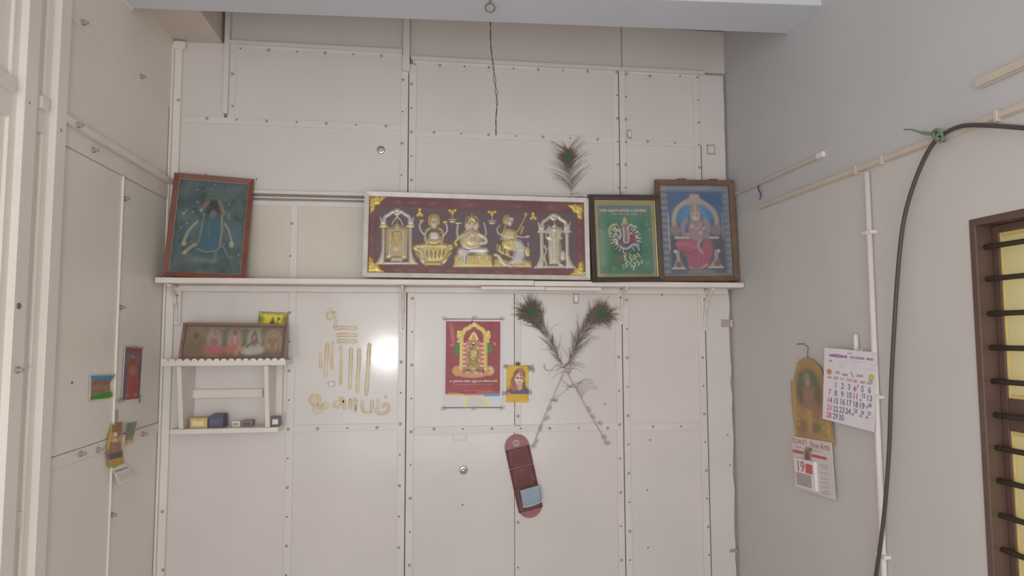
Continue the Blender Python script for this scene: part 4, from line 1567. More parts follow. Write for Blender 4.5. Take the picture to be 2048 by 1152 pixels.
P.ell(210, 590, 60, 55, (142, 124, 116), soft=8).ell(640, 580, 66, 60, (136, 118, 114), soft=8)
P.rect(195, 652, 350, 682, (196, 184, 168), soft=3).rect(555, 652, 665, 680, (192, 178, 164), soft=3)
P.poly([(185, 800), (235, 800), (240, 900), (285, 1010), (155, 1010), (205, 900)], (176, 154, 138), soft=4).poly([(605, 800), (655, 800), (640, 900), (690, 1000), (530, 1000), (600, 900)], (172, 150, 136), soft=4)
P.ell(225, 965, 30, 36, (128, 84, 78), soft=5).ell(630, 950, 34, 40, (132, 92, 84), soft=5).dots([(192, 818), (652, 812)], 18, (210, 200, 188), soft=3)
P.line([(155, 1002), (285, 1002)], 18, (206, 190, 172)).line([(530, 992), (685, 992)], 18, (204, 188, 170))
P.line([(330, 470), (290, 540), (300, 640)], 50, (160, 140, 138), .9, 5).line([(520, 460), (560, 540), (530, 660)], 50, (158, 138, 140), .9, 5)
P.poly([(365, 470), (500, 470), (520, 560), (490, 700), (370, 700), (350, 560)], (164, 134, 134), soft=6, curve=3)
P.poly([(378, 420), (390, 300), (430, 225), (470, 300), (486, 420)], (166, 140, 120), soft=5).line([(430, 240), (430, 390)], 16, (206, 190, 170), .7, 3)
P.ell(430, 425, 50, 52, (188, 164, 150), soft=5).ell(425, 445, 26, 22, (222, 208, 198), op=.8, soft=8).dots([(412, 425), (448, 425)], 7, (84, 66, 62), soft=2)
P.line([(362, 420), (358, 540)], 14, (92, 70, 72), .7, 5).line([(498, 420), (502, 540)], 14, (96, 72, 74), .7, 5)
P.line([(380, 520), (430, 570), (490, 510)], 10, (206, 190, 180), .7, 3).dots([(380, 540), (515, 560), (470, 610), (340, 630)], 16, (204, 190, 188), op=.8, soft=5)
P.poly([(200, 735), (240, 690), (330, 690), (420, 690), (470, 800), (500, 700), (580, 700), (590, 800), (555, 930), (520, 985), (400, 1000), (330, 980), (300, 860), (230, 800)], (172, 84, 104), soft=5, curve=3)
P.line([(230, 740), (330, 740), (400, 780)], 34, (196, 108, 124), .8, 8).line([(255, 800), (340, 840), (420, 800)], 14, (126, 56, 76), .8, 5)
for x in (360, 400, 450, 510, 545):
    P.line([(x+8, 850), (x, 980)], 8, (142, 62, 84), .7, 4)
P.line([(330, 985), (380, 1010), (450, 1005), (520, 960)], 18, (204, 176, 150), .8, 4)
P.line([(455, 700), (440, 770), (475, 830)], 30, (184, 156, 146), .9, 4)
P.ell(450, 1040, 150, 30, (126, 102, 104), soft=8)
for x in range(330, 620, 42):
    P.ell(x, 1045, 18, 20, (150, 124, 122), op=.7, soft=5)
P.rect(120, 1085, 640, 1095, (160, 140, 122), soft=4)
P.fade(0.17)
sheet(P, t, w-2*bar, h-2*bar, bar, -.007)
glass(t, w-2*bar+.002, h-2*bar+.002, bar-.001, -.0125, HAZE)
for x in (-.06, .10):
    tube('dried_garland', [(x-.03, -.012, h+.001), (x-.01, -.012, h+.006), (x+.012, -.012, h+.004), (x+.02, -.013, h+.009)], .0025, mat('dry_stem', (96, 74, 66), .8), t, 5, 4)

# ---- 5 brown strip of five deities on the corner shelf
M, w, h = stand([(368, 647), (573.5, 649.5), (570, 722), (360, 720)], (.12, .12, .155, .155))
t = thing('framed_picture', 'brown framed strip of five small deities on the scalloped shelf', 'picture', M)
bar = .0115
link('frame', frame_me(w, h, bar, .014, .001, -.003), mat('dark_red_wood', (116, 82, 68), .4, var=.15, vscale=20), t)
link('backboard', box_me((-w/2+.003, -.003, .003), (w/2-.003, 0, h-.003), 0), BOARD, t)
P = Pic([(165, 335), (1880, 340), (1850, 880), (130, 880)], 240, (112, 98, 76))
P.noise(4, 16)
P.rect(100, 780, 1900, 890, (104, 78, 64), .8, 30)
for x in (530, 850, 1190, 1520):
    P.ell(x, 520, 70, 170, (104, 108, 72), op=.9, soft=30)
P.ell(350, 600, 190, 230, (124, 100, 72), soft=30).rect(210, 420, 500, 830, (124, 98, 72), .8, 40).ell(360, 450, 100, 60, (152, 132, 104), op=.9, soft=30)
P.line([(220, 560), (240, 440), (350, 400), (470, 430), (500, 540)], 16, (144, 118, 84), .8, 8).ell(350, 620, 60, 130, (110, 84, 60), op=.8, soft=25)
P.ell(350, 500, 30, 36, (84, 66, 56), soft=10).line([(300, 560), (350, 640), (400, 560)], 14, (168, 144, 96), .7, 6)
for cx, halo, body, low in ((665, (176, 156, 140), (158, 104, 92), (182, 98, 100)), (1020, (176, 146, 136), (176, 120, 104), (180, 104, 92)), (1365, (182, 174, 160), (150, 118, 102), (176, 172, 160))):
    P.ell(cx, 530, 115, 135, halo, soft=16).ell(cx, 520, 78, 100, tuple(np.array(halo)*.88), soft=16)
    P.ell(cx, 610, 80, 90, body, soft=12).poly([(cx-40, 480), (cx, 400), (cx+40, 480)], (128, 96, 76), soft=6)
    P.ell(cx, 500, 34, 42, (188, 148, 126), soft=6).dots([(cx-12, 495), (cx+14, 495)], 6, (84, 60, 52), soft=3)
    P.poly([(cx-180, 700), (cx-90, 670), (cx, 690), (cx+90, 670), (cx+170, 720), (cx+130, 800), (cx-100, 810), (cx-170, 770)], low, soft=10, curve=3)
    P.line([(cx-80, 560), (cx-110, 620), (cx-70, 680)], 28, halo, .8, 8).line([(cx+80, 560), (cx+110, 620), (cx+70, 680)], 28, halo, .8, 8)
P.ell(1020, 440, 30, 40, (112, 78, 64), soft=8).line([(1020, 520), (1015, 580), (1035, 620)], 22, (204, 170, 150), .9, 5)
P.line([(1240, 700), (1300, 640), (1420, 580)], 26, (96, 72, 60), .9, 5).line([(1310, 540), (1370, 430), (1400, 540)], 20, (92, 70, 62), .8, 6)
P.poly([(1160, 760), (1300, 720), (1500, 690), (1490, 780), (1300, 830), (1180, 820)], (178, 176, 166), soft=8, curve=3)
P.line([(1050, 830), (1070, 770), (1120, 700), (1150, 760)], 40, (204, 152, 92), .8, 8).poly([(520, 860), (740, 850), (700, 890), (560, 890)], (176, 124, 92), soft=8)
P.poly([(490, 700), (560, 690), (680, 760), (800, 690), (850, 740), (780, 810), (560, 820)], (178, 88, 92), .8, 10)
P.ell(1690, 570, 140, 170, (164, 132, 106), soft=20).ell(1690, 560, 80, 120, (138, 104, 82), soft=16)
P.line([(1560, 760), (1570, 520), (1620, 440), (1690, 410), (1770, 440), (1820, 520), (1825, 760)], 22, (178, 148, 118), .8, 8)
P.line([(1640, 520), (1690, 470), (1740, 500)], 20, (200, 170, 128), .8, 8).line([(1610, 640), (1620, 730)], 18, (196, 170, 140), .8, 6).line([(1740, 640), (1740, 730)], 18, (200, 176, 146), .8, 6)
P.ell(1690, 520, 26, 34, (176, 132, 106), soft=8).line([(1690, 560), (1690, 760)], 50, (150, 114, 88), .8, 12)
for x, y in ((800, 375), (1150, 375), (1280, 378), (1450, 375), (1800, 378), (600, 372)):
    P.line([(x-35, y), (x+35, y+2)], 12, (168, 160, 130), .8, 4)
P.fade(0.18, (140, 122, 104))
sheet(P, t, w-2*bar, h-2*bar, bar, -.0055)
glass(t, w-2*bar+.002, h-2*bar+.002, bar-.001, -.009)

# ---- 6 yellow card standing behind it
M, w, h = stand([(513, 623.5), (572, 626), (571, 720), (513, 717.5)], (.016, .016, .05, .05))
t = thing('picture_card', 'bright yellow picture card standing behind the strip of five deities', 'card', M)
link('card_board', box_me((-w/2, -.001, 0), (w/2, .002, h), 0), mat('ochre_card', (166, 148, 62), .6), t)
P = Pic([(1410, 75), (1930, 92), (1925, 960), (1410, 950)], 90, (206, 198, 62))
P.rect(1400, 60, 1940, 105, (132, 100, 48), soft=3).rect(1400, 60, 1428, 960, (150, 126, 52), soft=3).rect(1905, 80, 1940, 960, (140, 104, 52), soft=3)
P.poly([(1435, 95), (1910, 112), (1905, 145), (1435, 132)], (216, 202, 120), soft=3).scrawl(1450, 115, 1895, 130, 26, (108, 76, 44), 1)
P.ell(1440, 220, 60, 75, (104, 128, 50), soft=14).ell(1890, 220, 50, 70, (104, 120, 58), soft=14)
P.poly([(1620, 300), (1650, 220), (1670, 170), (1690, 220), (1715, 300), (1730, 420), (1610, 420)], (116, 82, 60), soft=6).line([(1760, 180), (1756, 300)], 14, (80, 84, 40)).ell(1775, 205, 22, 26, (92, 104, 44), soft=4)
sheet(P, t, w, h, 0, -.0016)

# ================================================================== PAPERS ON THE END WALL
def flat(corners, o, fn=B):
    oo = o if hasattr(o, '__len__') else (o,)*4
    return pose([fn(c[0], c[1], q) for c, q in zip(corners, oo)])


def tape(parent, cx, cz, w, h, rot=0, y=-.0016, m=TAPE):
    bm = bmesh.new()
    nx = 5
    vs = []
    for i in range(nx):
        for j in range(2):
            x, z = (i/(nx-1)-.5)*w, (j-.5)*h
            c, s_ = math.cos(rot), math.sin(rot)
            x, z = x+random.uniform(-.0025, .0025), z+random.uniform(-.003, .003)
            vs.append(bm.verts.new((cx+x*c-z*s_, y-.0012*math.sin(i*2.2+w*90)**2, cz+x*s_+z*c)))
    for i in range(nx-1):
        bm.faces.new((vs[2*i], vs[2*i+2], vs[2*i+3], vs[2*i+1]))
    r = bmesh.ops.solidify(bm, geom=bm.faces[:], thickness=.0003)
    return link('tape', mesh_of(bm), m, parent)


# ---- red poster calendar
M, w, h = flat([(888.5, 637.5), (1003.5, 637), (1003.5, 816), (887.5, 816)], .004)
t = thing('poster_calendar', 'red poster calendar with a golden arched deity, taped to the wall', 'poster', M)
link('paper', box_me((-w/2, -.0006, .002), (w/2, .0006, h-.002), 0), PAPER, t)
px = w/115.5                                    # metres per photo pixel here
P = Pic([(55, 125), (655, 125), (655, 914), (52, 914)], 200, (140, 62, 66))
P.noise(3, 40)
P.rect(50, 120, 660, 160, (128, 60, 62), .5, 20)
P.line([(105, 160), (125, 280), (140, 370)], 30, (176, 112, 108), .6, 14).line([(120, 190), (130, 330)], 18, (190, 134, 124), .5, 10)
P.line([(590, 360), (600, 380)], 16, (206, 150, 120), .9, 4).line([(600, 170), (590, 300)], 20, (160, 90, 88), .5, 14).ell(120, 385, 20, 12, (200, 150, 124), op=.7, soft=6)
P.ell(190, 430, 42, 60, (74, 118, 58), soft=8).ell(528, 420, 38, 58, (74, 118, 58), soft=8)
Yl, Yl2, Yl3 = (206, 180, 100), (226, 204, 130), (170, 136, 70)
P.ell(185, 665, 60, 58, (190, 142, 92), soft=5).ell(535, 665, 58, 56, (186, 140, 92), soft=5)
P.line([(535, 640), (560, 640), (560, 680), (530, 690)], 14, (220, 204, 176), .9, 2)
P.poly([(170, 700), (300, 690), (430, 690), (560, 690), (480, 730), (360, 745), (220, 730)], (186, 140, 88), soft=4)
P.line([(225, 640), (228, 420), (225, 290)], 42, Yl, 1, 2).line([(492, 640), (490, 420), (488, 290)], 42, Yl, 1, 2)
P.line([(214, 630), (214, 300)], 8, Yl2, .9, 1).line([(502, 630), (502, 300)], 8, Yl3, .9, 1)
P.ell(212, 280, 40, 52, Yl, soft=3).ell(510, 280, 38, 52, Yl, soft=3).dots([(190, 240), (190, 345), (525, 240), (520, 345), (205, 275), (505, 275)], 14, Yl2, soft=2)
P.line([(240, 260), (265, 215), (310, 195), (360, 160), (415, 195), (455, 215), (482, 260)], 44, Yl, 1, 2)
P.line([(250, 240), (300, 195), (360, 155), (420, 195), (470, 240)], 8, Yl2, .9, 1).ell(362, 160, 26, 22, Yl2, soft=2)
P.poly([(250, 360), (300, 340), (360, 340), (420, 345), (465, 360), (470, 620), (440, 690), (270, 690), (240, 620)], (176, 120, 96), soft=4)
P.poly([(300, 330), (330, 270), (360, 230), (392, 270), (415, 330)], Yl, soft=3).poly([(335, 320), (360, 250), (388, 320)], (186, 150, 70), soft=2)
for x, y in ((315, 315), (330, 290), (400, 315), (385, 290), (345, 265), (375, 265)):
    P.ell(x, y, 11, 11, (232, 212, 160))
P.line([(260, 380), (300, 350), (360, 335), (420, 350), (460, 380)], 18, (196, 120, 108), .8, 3)
P.ell(357, 368, 19, 22, (52, 46, 74), soft=2).rect(345, 352, 370, 372, (220, 216, 214), soft=2)
P.rect(290, 400, 440, 640, (160, 128, 82), soft=6)
for x in (258, 458):
    for y in range(370, 650, 24):
        P.ell(x, y, 20, 8, (226, 200, 176) if (y//24) % 2 else (186, 106, 92), op=.9)
for k in range(110):
    x, y = random.uniform(285, 440), random.uniform(390, 650)
    P.ell(x, y, random.uniform(5, 11), random.uniform(4, 9), random.choice(((214, 190, 128), (126, 96, 62), (190, 150, 96), (230, 212, 168), (168, 108, 82))), op=.85)
P.ell(358, 480, 26, 42, (196, 168, 104), soft=4).line([(310, 470), (320, 560), (300, 620)], 14, (120, 88, 66), .8, 3).line([(410, 460), (400, 560), (420, 620)], 14, (112, 82, 60), .8, 3)
P.poly([(330, 560), (390, 540), (400, 640), (340, 650)], (146, 132, 74), soft=4)
P.ell(300, 655, 34, 14, (92, 104, 54), soft=4).ell(415, 655, 34, 14, (92, 104, 54), soft=4).ell(360, 640, 26, 16, (196, 170, 90), soft=4)
for x in range(250, 470, 22):
    P.ell(x, 690+6*math.sin(x), 13, 12, random.choice(((206, 130, 140), (222, 164, 164), (196, 104, 118))), soft=2)
P.scrawl(140, 812, 570, 812, 15, (214, 120, 88), .9).scrawl(110, 838, 590, 838, 13, (180, 92, 82), .7).scrawl(110, 860, 600, 860, 13, (176, 88, 80), .7)
P.scrawl(250, 880, 560, 880, 14, (204, 128, 110), .8).scrawl(85, 904, 210, 904, 14, (220, 150, 110), .8).scrawl(400, 898, 640, 896, 14, (220, 140, 90), .8)
P.fade(.09)
o = sheet(P, t, w*.945, px*144, h-px*149.5, -.0012, PRINT, 'print')
INKW = mat('white_ink', (232, 224, 220), .6)
tm = text_me('சுதர்சன் சக்ரா ஆர்ட்ஸ் கிராப்ட்ஸ்', .0125, INKW, bold=.0002, width=w*.82)
o = link('title_lettering', tm, None, t)
o.location = (w*.01, -.0018, h-px*124.5)
link('dot', lathe_me([(0, .0022), (-.0006, .0022)], 8), mat('pink_ink', (220, 150, 150), .6), t).location = (-w*.435, -.0014, h-px*124.5)
# pad of torn strips under the picture
for x0, x1, y0, y1, c in ((-.47, -.16, 149.8, 153.5, (206, 188, 118)), (-.155, .2, 149.8, 152.6, (206, 120, 92)), (.2, .47, 150, 154.5, (84, 148, 182))):
    link('colour_tab', box_me((w*x0, -.0018, h-px*y1), (w*x1, -.0006, h-px*y0), 0), mat('tab_%d' % int(c[2]), c, .6), t)
for x0, x1, c in ((-.15, -.11, (212, 206, 130)), (.205, .245, (214, 206, 110))):
    link('strip', box_me((w*x0, -.0015, px*2.5), (w*x1, -.0005, h-px*155), 0), mat('pale_tab_%d' % int(c[2]), c, .6), t)
link('strip', box_me((-w*.10, -.0013, px*2.5), (w*.19, -.0005, h-px*154), 0), mat('translucent_pad', (196, 188, 182), .5), t)
RODM = mat('tin_edging', (150, 138, 118), .4, metal=.3)
tube('top_rod', [(-w/2-.004, -.003, h-.003), (w/2+.004, -.003, h-.002)], .0022, RODM, t, 8, 1)
tube('bottom_rod', [(-w/2-.004, -.003, .003), (w/2+.004, -.003, .001)], .0022, mat('dark_edging', (120, 110, 108), .4), t, 8, 1)
for x, z in ((-.5, 1.0), (.02, 1.01), (.51, 1.0), (-.5, .0), (.02, -.005), (.51, .0)):
    tape(t, w*x, h*z, .024, .018, random.uniform(-.2, .2), -.0062)
tube('hanging_string', [(-.004, -.004, h+.004), (-.006, -.005, h-.012), (-.008, -.004, h-.028)], .0012, WIRE, t, 5, 4)

# ---- small yellow portrait calendar
M, w, h = flat([(1011.5, 731), (1058.5, 731), (1057.5, 804), (1012, 804)], .004)
t = thing('portrait_calendar', 'small yellow calendar with a crowned smiling deity, beside the red poster', 'calendar', M)
link('paper', box_me((-w/2-.012, -.0004, .006), (w/2+.014, .0008, h-.001), 0), PAPER, t)
P = Pic([(135, 185), (660, 185), (655, 845), (140, 835)], 110, (204, 170, 50))
P.noise(4, 14).rect(130, 180, 280, 830, (198, 162, 52), .6, 20)
P.ell(440, 390, 140, 140, (128, 74, 70), soft=10).poly([(390, 380), (420, 270), (465, 220), (520, 290), (545, 400)], (148, 86, 76), soft=8)
P.poly([(300, 420), (240, 520), (250, 650), (300, 760), (430, 770), (400, 600), (340, 520)], (152, 88, 74), soft=10, curve=3)
P.poly([(135, 830), (160, 700), (230, 660), (300, 760), (420, 770), (560, 700), (640, 720), (655, 840)], (104, 72, 78), soft=10)
P.poly([(280, 780), (420, 770), (560, 720), (650, 740), (655, 845), (280, 838)], (88, 78, 108), soft=10).poly([(520, 560), (570, 600), (620, 760), (520, 790), (500, 660)], (92, 74, 108), soft=10)
P.ell(430, 490, 98, 128, (214, 178, 160), soft=8).ell(400, 520, 52, 70, (228, 198, 182), op=.8, soft=16)
P.ell(430, 640, 56, 40, (196, 150, 132), soft=8).poly([(380, 690), (480, 690), (440, 760)], (206, 158, 140), soft=8)
P.line([(360, 470), (400, 458), (425, 470)], 14, (84, 54, 50), 1, 3).line([(455, 475), (480, 460), (508, 478)], 14, (84, 54, 50), 1, 3)
P.ell(398, 478, 20, 10, (60, 42, 42), soft=3).ell(482, 484, 18, 10, (60, 42, 42), soft=3)
P.line([(360, 440), (400, 425)], 8, (110, 70, 62), .8, 3).line([(455, 430), (500, 445)], 8, (110, 70, 62), .8, 3)
P.line([(440, 490), (446, 530), (432, 540)], 8, (180, 130, 112), .8, 3).line([(395, 555), (430, 575), (470, 555)], 14, (164, 74, 72), 1, 3)
P.ell(470, 400, 26, 14, (84, 60, 40), soft=4).line([(365, 400), (430, 350), (520, 400)], 16, (186, 130, 92), .8, 4)
P.dots([(450, 300), (470, 270), (430, 330), (500, 340)], 16, (200, 140, 120), op=.8, soft=6).ell(190, 700, 40, 40, (190, 140, 70), soft=10).ell(195, 805, 18, 18, (216, 160, 150), soft=4)
P.line([(540, 500), (560, 560), (545, 600)], 24, (70, 56, 62), .9, 6).line([(320, 430), (300, 520), (330, 560)], 24, (112, 62, 58), .9, 6)
P.dots([(300, 700), (340, 690), (370, 720)], 14, (190, 130, 100), op=.8, soft=5)
P.fade(.12)
o = sheet(P, t, w*.98, h*.775, h*.215, -.0014)
link('date_pad', box_me((-w*.48, -.006, .0), (w*.48, -.0008, h*.205), .0012), mat('ochre_pad', (204, 160, 56), .6, var=.12, vscale=60), t)
tube('top_rod', [(-w/2, -.003, h-.001), (w/2, -.003, h-.001)], .0018, mat('brass_edging', (190, 160, 90), .4), t, 6, 1)
for x, z, r, ww in ((-.52, .98, .9, .02), (.55, .96, .1, .03), (.62, .88, -.3, .03), (-.55, .25, 0, .022), (.52, .27, 1.5, .02)):
    tape(t, w*x, h*z, ww, .018, r, -.0045, clear_mat('dusty_tape', (156, 146, 138), .42, .4))
bm = bmesh.new()
for k in range(9):
    a = k*.75
    tube_into(bm, [(0, -.003, h), (.007*math.cos(a), -.005, h+.006+.005*math.sin(a)), (.013*math.cos(a), -.004, h+.010+.009*math.sin(a))], [.0022, .003, .0012], 5)
link('dried_flower', mesh_of(bm, True), mat('dry_grey_flower', (112, 100, 84), .9), t)

# ================================================================== PEACOCK FEATHERS
def strands(items):
    """[(points, r0, r1, colour list or colour)] -> one mesh of tapering fibres with ink colours"""
    V, Fc, Cc = [], [], []
    for pts, r0, r1, cols in items:
        n = len(pts)
        base = len(V)
        for i, p in enumerate(pts):
            d_ = Vector(pts[min(i+1, n-1)])-Vector(pts[max(i-1, 0)])
            d_.normalize()
            s_ = Vector((d_.z, 0, -d_.x))
            if s_.length < 1e-5:
                s_ = Vector((1, 0, 0))
            s_.normalize()
            r = r0+(r1-r0)*i/(n-1)
            q = Vector(p)
            V += [q+s_*r, q-s_*r, q+Vector((0, -r*.5, 0))]
            c = cols[i] if isinstance(cols, list) else cols
            Cc += [alb(c)]*3
        for i in range(n-1):
            a = base+3*i
            for k in range(3):
                k2 = (k+1) % 3
                Fc.append((a+k, a+k2, a+3+k2, a+3+k))
    me = bpy.data.meshes.new('fibres')
    me.from_pydata(V, [], Fc)
    at = me.color_attributes.new('ink', 'FLOAT_COLOR', 'POINT')
    at.data.foreach_set('color', np.c_[np.array(Cc), np.ones(len(Cc))].ravel().astype(np.float32))
    return me


FG = [(96, 84, 76), (112, 100, 92), (84, 74, 64), (124, 112, 104)]


def feather(label, path, eye, eye_r, tipdir, barbs, seed, o0=.014, loose=()):
    """path: shaft px points from the eye downwards; eye: px centre; barbs: (t, side, length px, angle deg, droop)"""
    rs = random.Random(seed)
    foot = path[-1]
    t = thing('peacock_feather', label, 'feather', Matrix.Translation(B(foot[0], foot[1], .004)), 'peacock feathers on the panelled wall')
    org = Vector(t.location)
    pp = spl(path, 8)
    n = len(pp)

    def W_(p, o):
        return Vector(B(p[0], p[1], o))-org
    bm = bmesh.new()
    tube_into(bm, [W_(p, o0*(1-.6*i/n)+.002) for i, p in enumerate(pp)], [.0012+.0012*i/n for i in range(n)], 6)
    link('shaft', mesh_of(bm, True), mat('feather_shaft', (168, 156, 146), .5), t)
    it = []
    for (tt, side, L, ang, droop) in barbs:
        i = min(int(tt*(n-1)), n-2)
        d_ = np.array(pp[max(i-1, 0)])-np.array(pp[i+1])
        d_ = d_/np.linalg.norm(d_)
        a = math.radians(ang)*side
        q = np.array(pp[i], float)
        pts = [W_(q, o0)]
        cur = a
        st = L/7
        for k in range(7):
            v = np.array((d_[0]*math.cos(cur)-d_[1]*math.sin(cur), d_[0]*math.sin(cur)+d_[1]*math.cos(cur)))
            q = q+v*st
            cur += math.radians(droop)/7*side
            pts.append(W_(q, o0+.003*math.sin(k)+rs.uniform(-.001, .002)))
        it.append((pts, .0011, .0004, rs.choice(FG)))
    for pts2, w_ in loose:
        it.append(([W_(p, o0+.002) for p in spl(pts2, 5)], w_, w_*.4, rs.choice(FG)))
    v = link('barbs', strands(it), FEATHER, t)
    v['kind'] = 'stuff'
    # eye: a fan of short overlapping fibres, green at the heart
    it = []
    ex, ey = eye
    td = math.radians(tipdir)
    for k in range(230):
        a = td+rs.gauss(0, 1)*math.radians(62)
        if rs.random() < .25:
            a = td+math.pi+rs.uniform(-.5, .5)
        L = eye_r*rs.uniform(.55, 1.0)*(1.25 if math.cos(a-td) > .3 else .8)
        bx, by = ex-math.cos(td)*eye_r*.35+rs.uniform(-2, 2), ey-math.sin(td)*eye_r*.35+rs.uniform(-2, 2)
        pts, cols = [], []
        for j in range(7):
            f = j/6
            x, y = bx+math.cos(a)*L*f, by+math.sin(a)*L*f
            rr = math.hypot(x-ex, y-ey)/eye_r
            pts.append(W_((x, y), o0+.004+.004*math.sin(f*2.5)-(.002 if rr > .6 else 0)+rs.uniform(0, .001)))
            g_, b_, o_ = np.array((54, 96, 70.)), np.array((92, 86, 70.)), np.array(rs.choice(FG), float)
            c = g_ if rr < .13 else (g_+(b_-g_)*(rr-.13)/.17 if rr < .3 else b_+(o_-b_)*min(1, (rr-.3)/.4))
            cols.append(tuple(c))
        it.append((pts, .0016, .0005, cols))
    link('eye', strands(it), FEATHER, t)
    return t, W_


rb = random.Random(3)
brb = []
for k in range(120):
    tt = rb.uniform(0.0, .42)
    brb.append((tt, rb.choice((-1, 1)), rb.uniform(20, 38)*(1.3-tt*1.6), rb.uniform(14, 36), rb.uniform(-30, 10)))
for k in range(70):
    brb.append((rb.uniform(0, .14), rb.choice((-1, 1)), rb.uniform(28, 46), rb.uniform(25, 60), rb.uniform(-30, 10)))
for k in range(16):
    brb.append((rb.uniform(.42, .6), -1 if k % 2 else 1, rb.uniform(14, 40), rb.uniform(30, 80), rb.uniform(10, 70)))
for tt in (.60, .615, .63, .645, .66):
    brb.append((tt, 1, 46, 40, 120))
t, W_ = feather('crossed peacock feather whose eye hangs nearer the red poster', [(1062, 625), (1078, 648), (1094, 672), (1112, 706), (1129, 735), (1146, 766), (1166, 802), (1186, 838), (1200, 862), (1213, 886)],
                (1061, 624), 30, 235, brb, 5, .016,
                [([(1088, 655), (1086, 630), (1089, 618)], .0012), ([(1096, 672), (1105, 655), (1125, 645)], .0009), ([(1112, 705), (1120, 685), (1123, 668)], .001),
                 ([(1105, 700), (1090, 699), (1080, 698)], .0008), ([(1090, 730), (1092, 740), (1110, 741), (1120, 741)], .0009), ([(1088, 728), (1090, 738), (1098, 741)], .0007),
                 ([(1142, 775), (1126, 762), (1122, 755), (1130, 745)], .0008)])
for (x, y, r, ww) in ((1176, 818, -1.05, .03), (1184, 833, -1.05, .026), (1199, 846, -.2, .024), (1207, 874, .2, .026), (1214, 886, .3, .03)):
    p = W_((x, y), .0)
    tape(t, p.x, p.z, ww, .017, r, -.0105+p.y, clear_mat('grey_tape', (168, 158, 150), .34, .3))
brb = []
for k in range(110):
    tt = rb.uniform(.02, .42)
    brb.append((tt, rb.choice((-1, 1, -1)), rb.uniform(20, 40)*(1.35-tt*1.5), rb.uniform(14, 34), rb.uniform(-20, 34)))
for k in range(60):
    brb.append((rb.uniform(0, .14), rb.choice((-1, 1)), rb.uniform(24, 42), rb.uniform(10, 60), rb.uniform(-20, 40)))
for k in range(12):
    brb.append((rb.uniform(.3, .46), 1, rb.uniform(40, 62), rb.uniform(8, 22), rb.uniform(10, 40)))
for tt in (.46, .47, .48, .5):
    brb.append((tt, 1, 36, 55, 50))
t, W_ = feather('crossed peacock feather whose eye droops towards the shelf bracket', [(1204, 627), (1186, 641), (1168, 660), (1154, 682), (1142, 712), (1131, 738), (1119, 766), (1106, 796), (1091, 830), (1079, 860), (1066, 893)],
                (1204, 628), 30, 340, brb, 9, .020,
                [([(1172, 668), (1190, 674), (1203, 672)], .0011), ([(1150, 700), (1168, 690), (1180, 677), (1198, 679)], .0013), ([(1158, 680), (1157, 650), (1151, 620)], .0009),
                 ([(1165, 665), (1180, 658), (1195, 656), (1209, 659)], .0011), ([(1140, 720), (1128, 700), (1118, 690), (1112, 700)], .0008), ([(1150, 688), (1155, 650), (1160, 622)], .0009),
                 ([(1170, 658), (1176, 630), (1178, 605), (1172, 604)], .001), ([(1110, 797), (1123, 788), (1142, 772)], .0009), ([(1100, 800), (1112, 801), (1118, 796)], .0009)])
for (x, y, r, ww) in ((1108, 800, -.4, .03), (1098, 816, .8, .026), (1093, 836, .5, .034), (1080, 855, 1.2, .03), (1072, 882, .9, .026), (1066, 892, .4, .03)):
    p = W_((x, y), .0)
    tape(t, p.x, p.z, ww, .016, r, -.0105+p.y, clear_mat('grey_tape', (168, 158, 150), .34, .3))
brb = []
for i, tt in enumerate(np.linspace(.05, .86, 15)):
    for sd in (-1, 1):
        brb.append((tt+rb.uniform(-.02, .02), sd, rb.uniform(34, 54), rb.uniform(36, 56), rb.uniform(8, 34)))
        brb.append((tt+rb.uniform(-.02, .02), sd, rb.uniform(26, 44), rb.uniform(32, 50), rb.uniform(5, 30)))
for k in range(40):
    brb.append((rb.uniform(.0, .5), rb.choice((-1, 1)), rb.uniform(12, 26), rb.uniform(12, 30), 8))
t, W_ = feather('upright peacock feather standing behind the long relief picture', [(1135, 300), (1137, 322), (1140, 350), (1142, 372), (1143, 392), (1143, 420), (1143, 470), (1143, 550)],
                (1136, 315), 23, 265, [(b_[0]*.57, b_[1], b_[2], b_[3], b_[4]) for b_ in brb], 13, .03,
                [([(1143, 388), (1155, 386), (1163, 392), (1170, 396)], .0013), ([(1145, 395), (1156, 393), (1168, 396)], .0013)])

# ================================================================== LETTER HOLDER AND MASK
pc0, pc1 = B(1034.5, 894, .012), B(1060, 1011, .012)
M, w, h = flat([(1008.5, 871), (1057.5, 866), (1086, 1033), (1037, 1040)], .006)
zx = Vector((pc0[0]-pc1[0], 0, pc0[2]-pc1[2])).normalized()
M = Matrix(((zx.z, 0, zx.x, 0), (0, 1, 0, -.002), (-zx.x, 0, zx.z, 0), (0, 0, 0, 1)))
R_ = .0575
Lc_ = math.hypot(pc0[0]-pc1[0], pc0[2]-pc1[2])
base = Vector((pc1[0], -.002, pc1[2]))-zx*R_
M.translation = base
MAROON = mat('maroon_leatherette', (140, 92, 90), .42, var=.12, vscale=10, bump=.2, bscale=120)
lh = thing('letter_holder', 'maroon round-ended letter holder hanging aslant below the feathers', 'letter holder', M)


def stadium(z0, z1, r, n=12, top_=True, bot_=True):
    pts = []
    if bot_:
        pts += [(r*math.cos(a), z0+r*math.sin(a)) for a in np.linspace(math.pi, 2*math.pi, n)]
    else:
        pts += [(-r, z0), (r, z0)]
    if top_:
        pts += [(r*math.cos(a), z1+r*math.sin(a)) for a in np.linspace(0, math.pi, n)]
    else:
        pts += [(r, z1), (-r, z1)]
    return pts


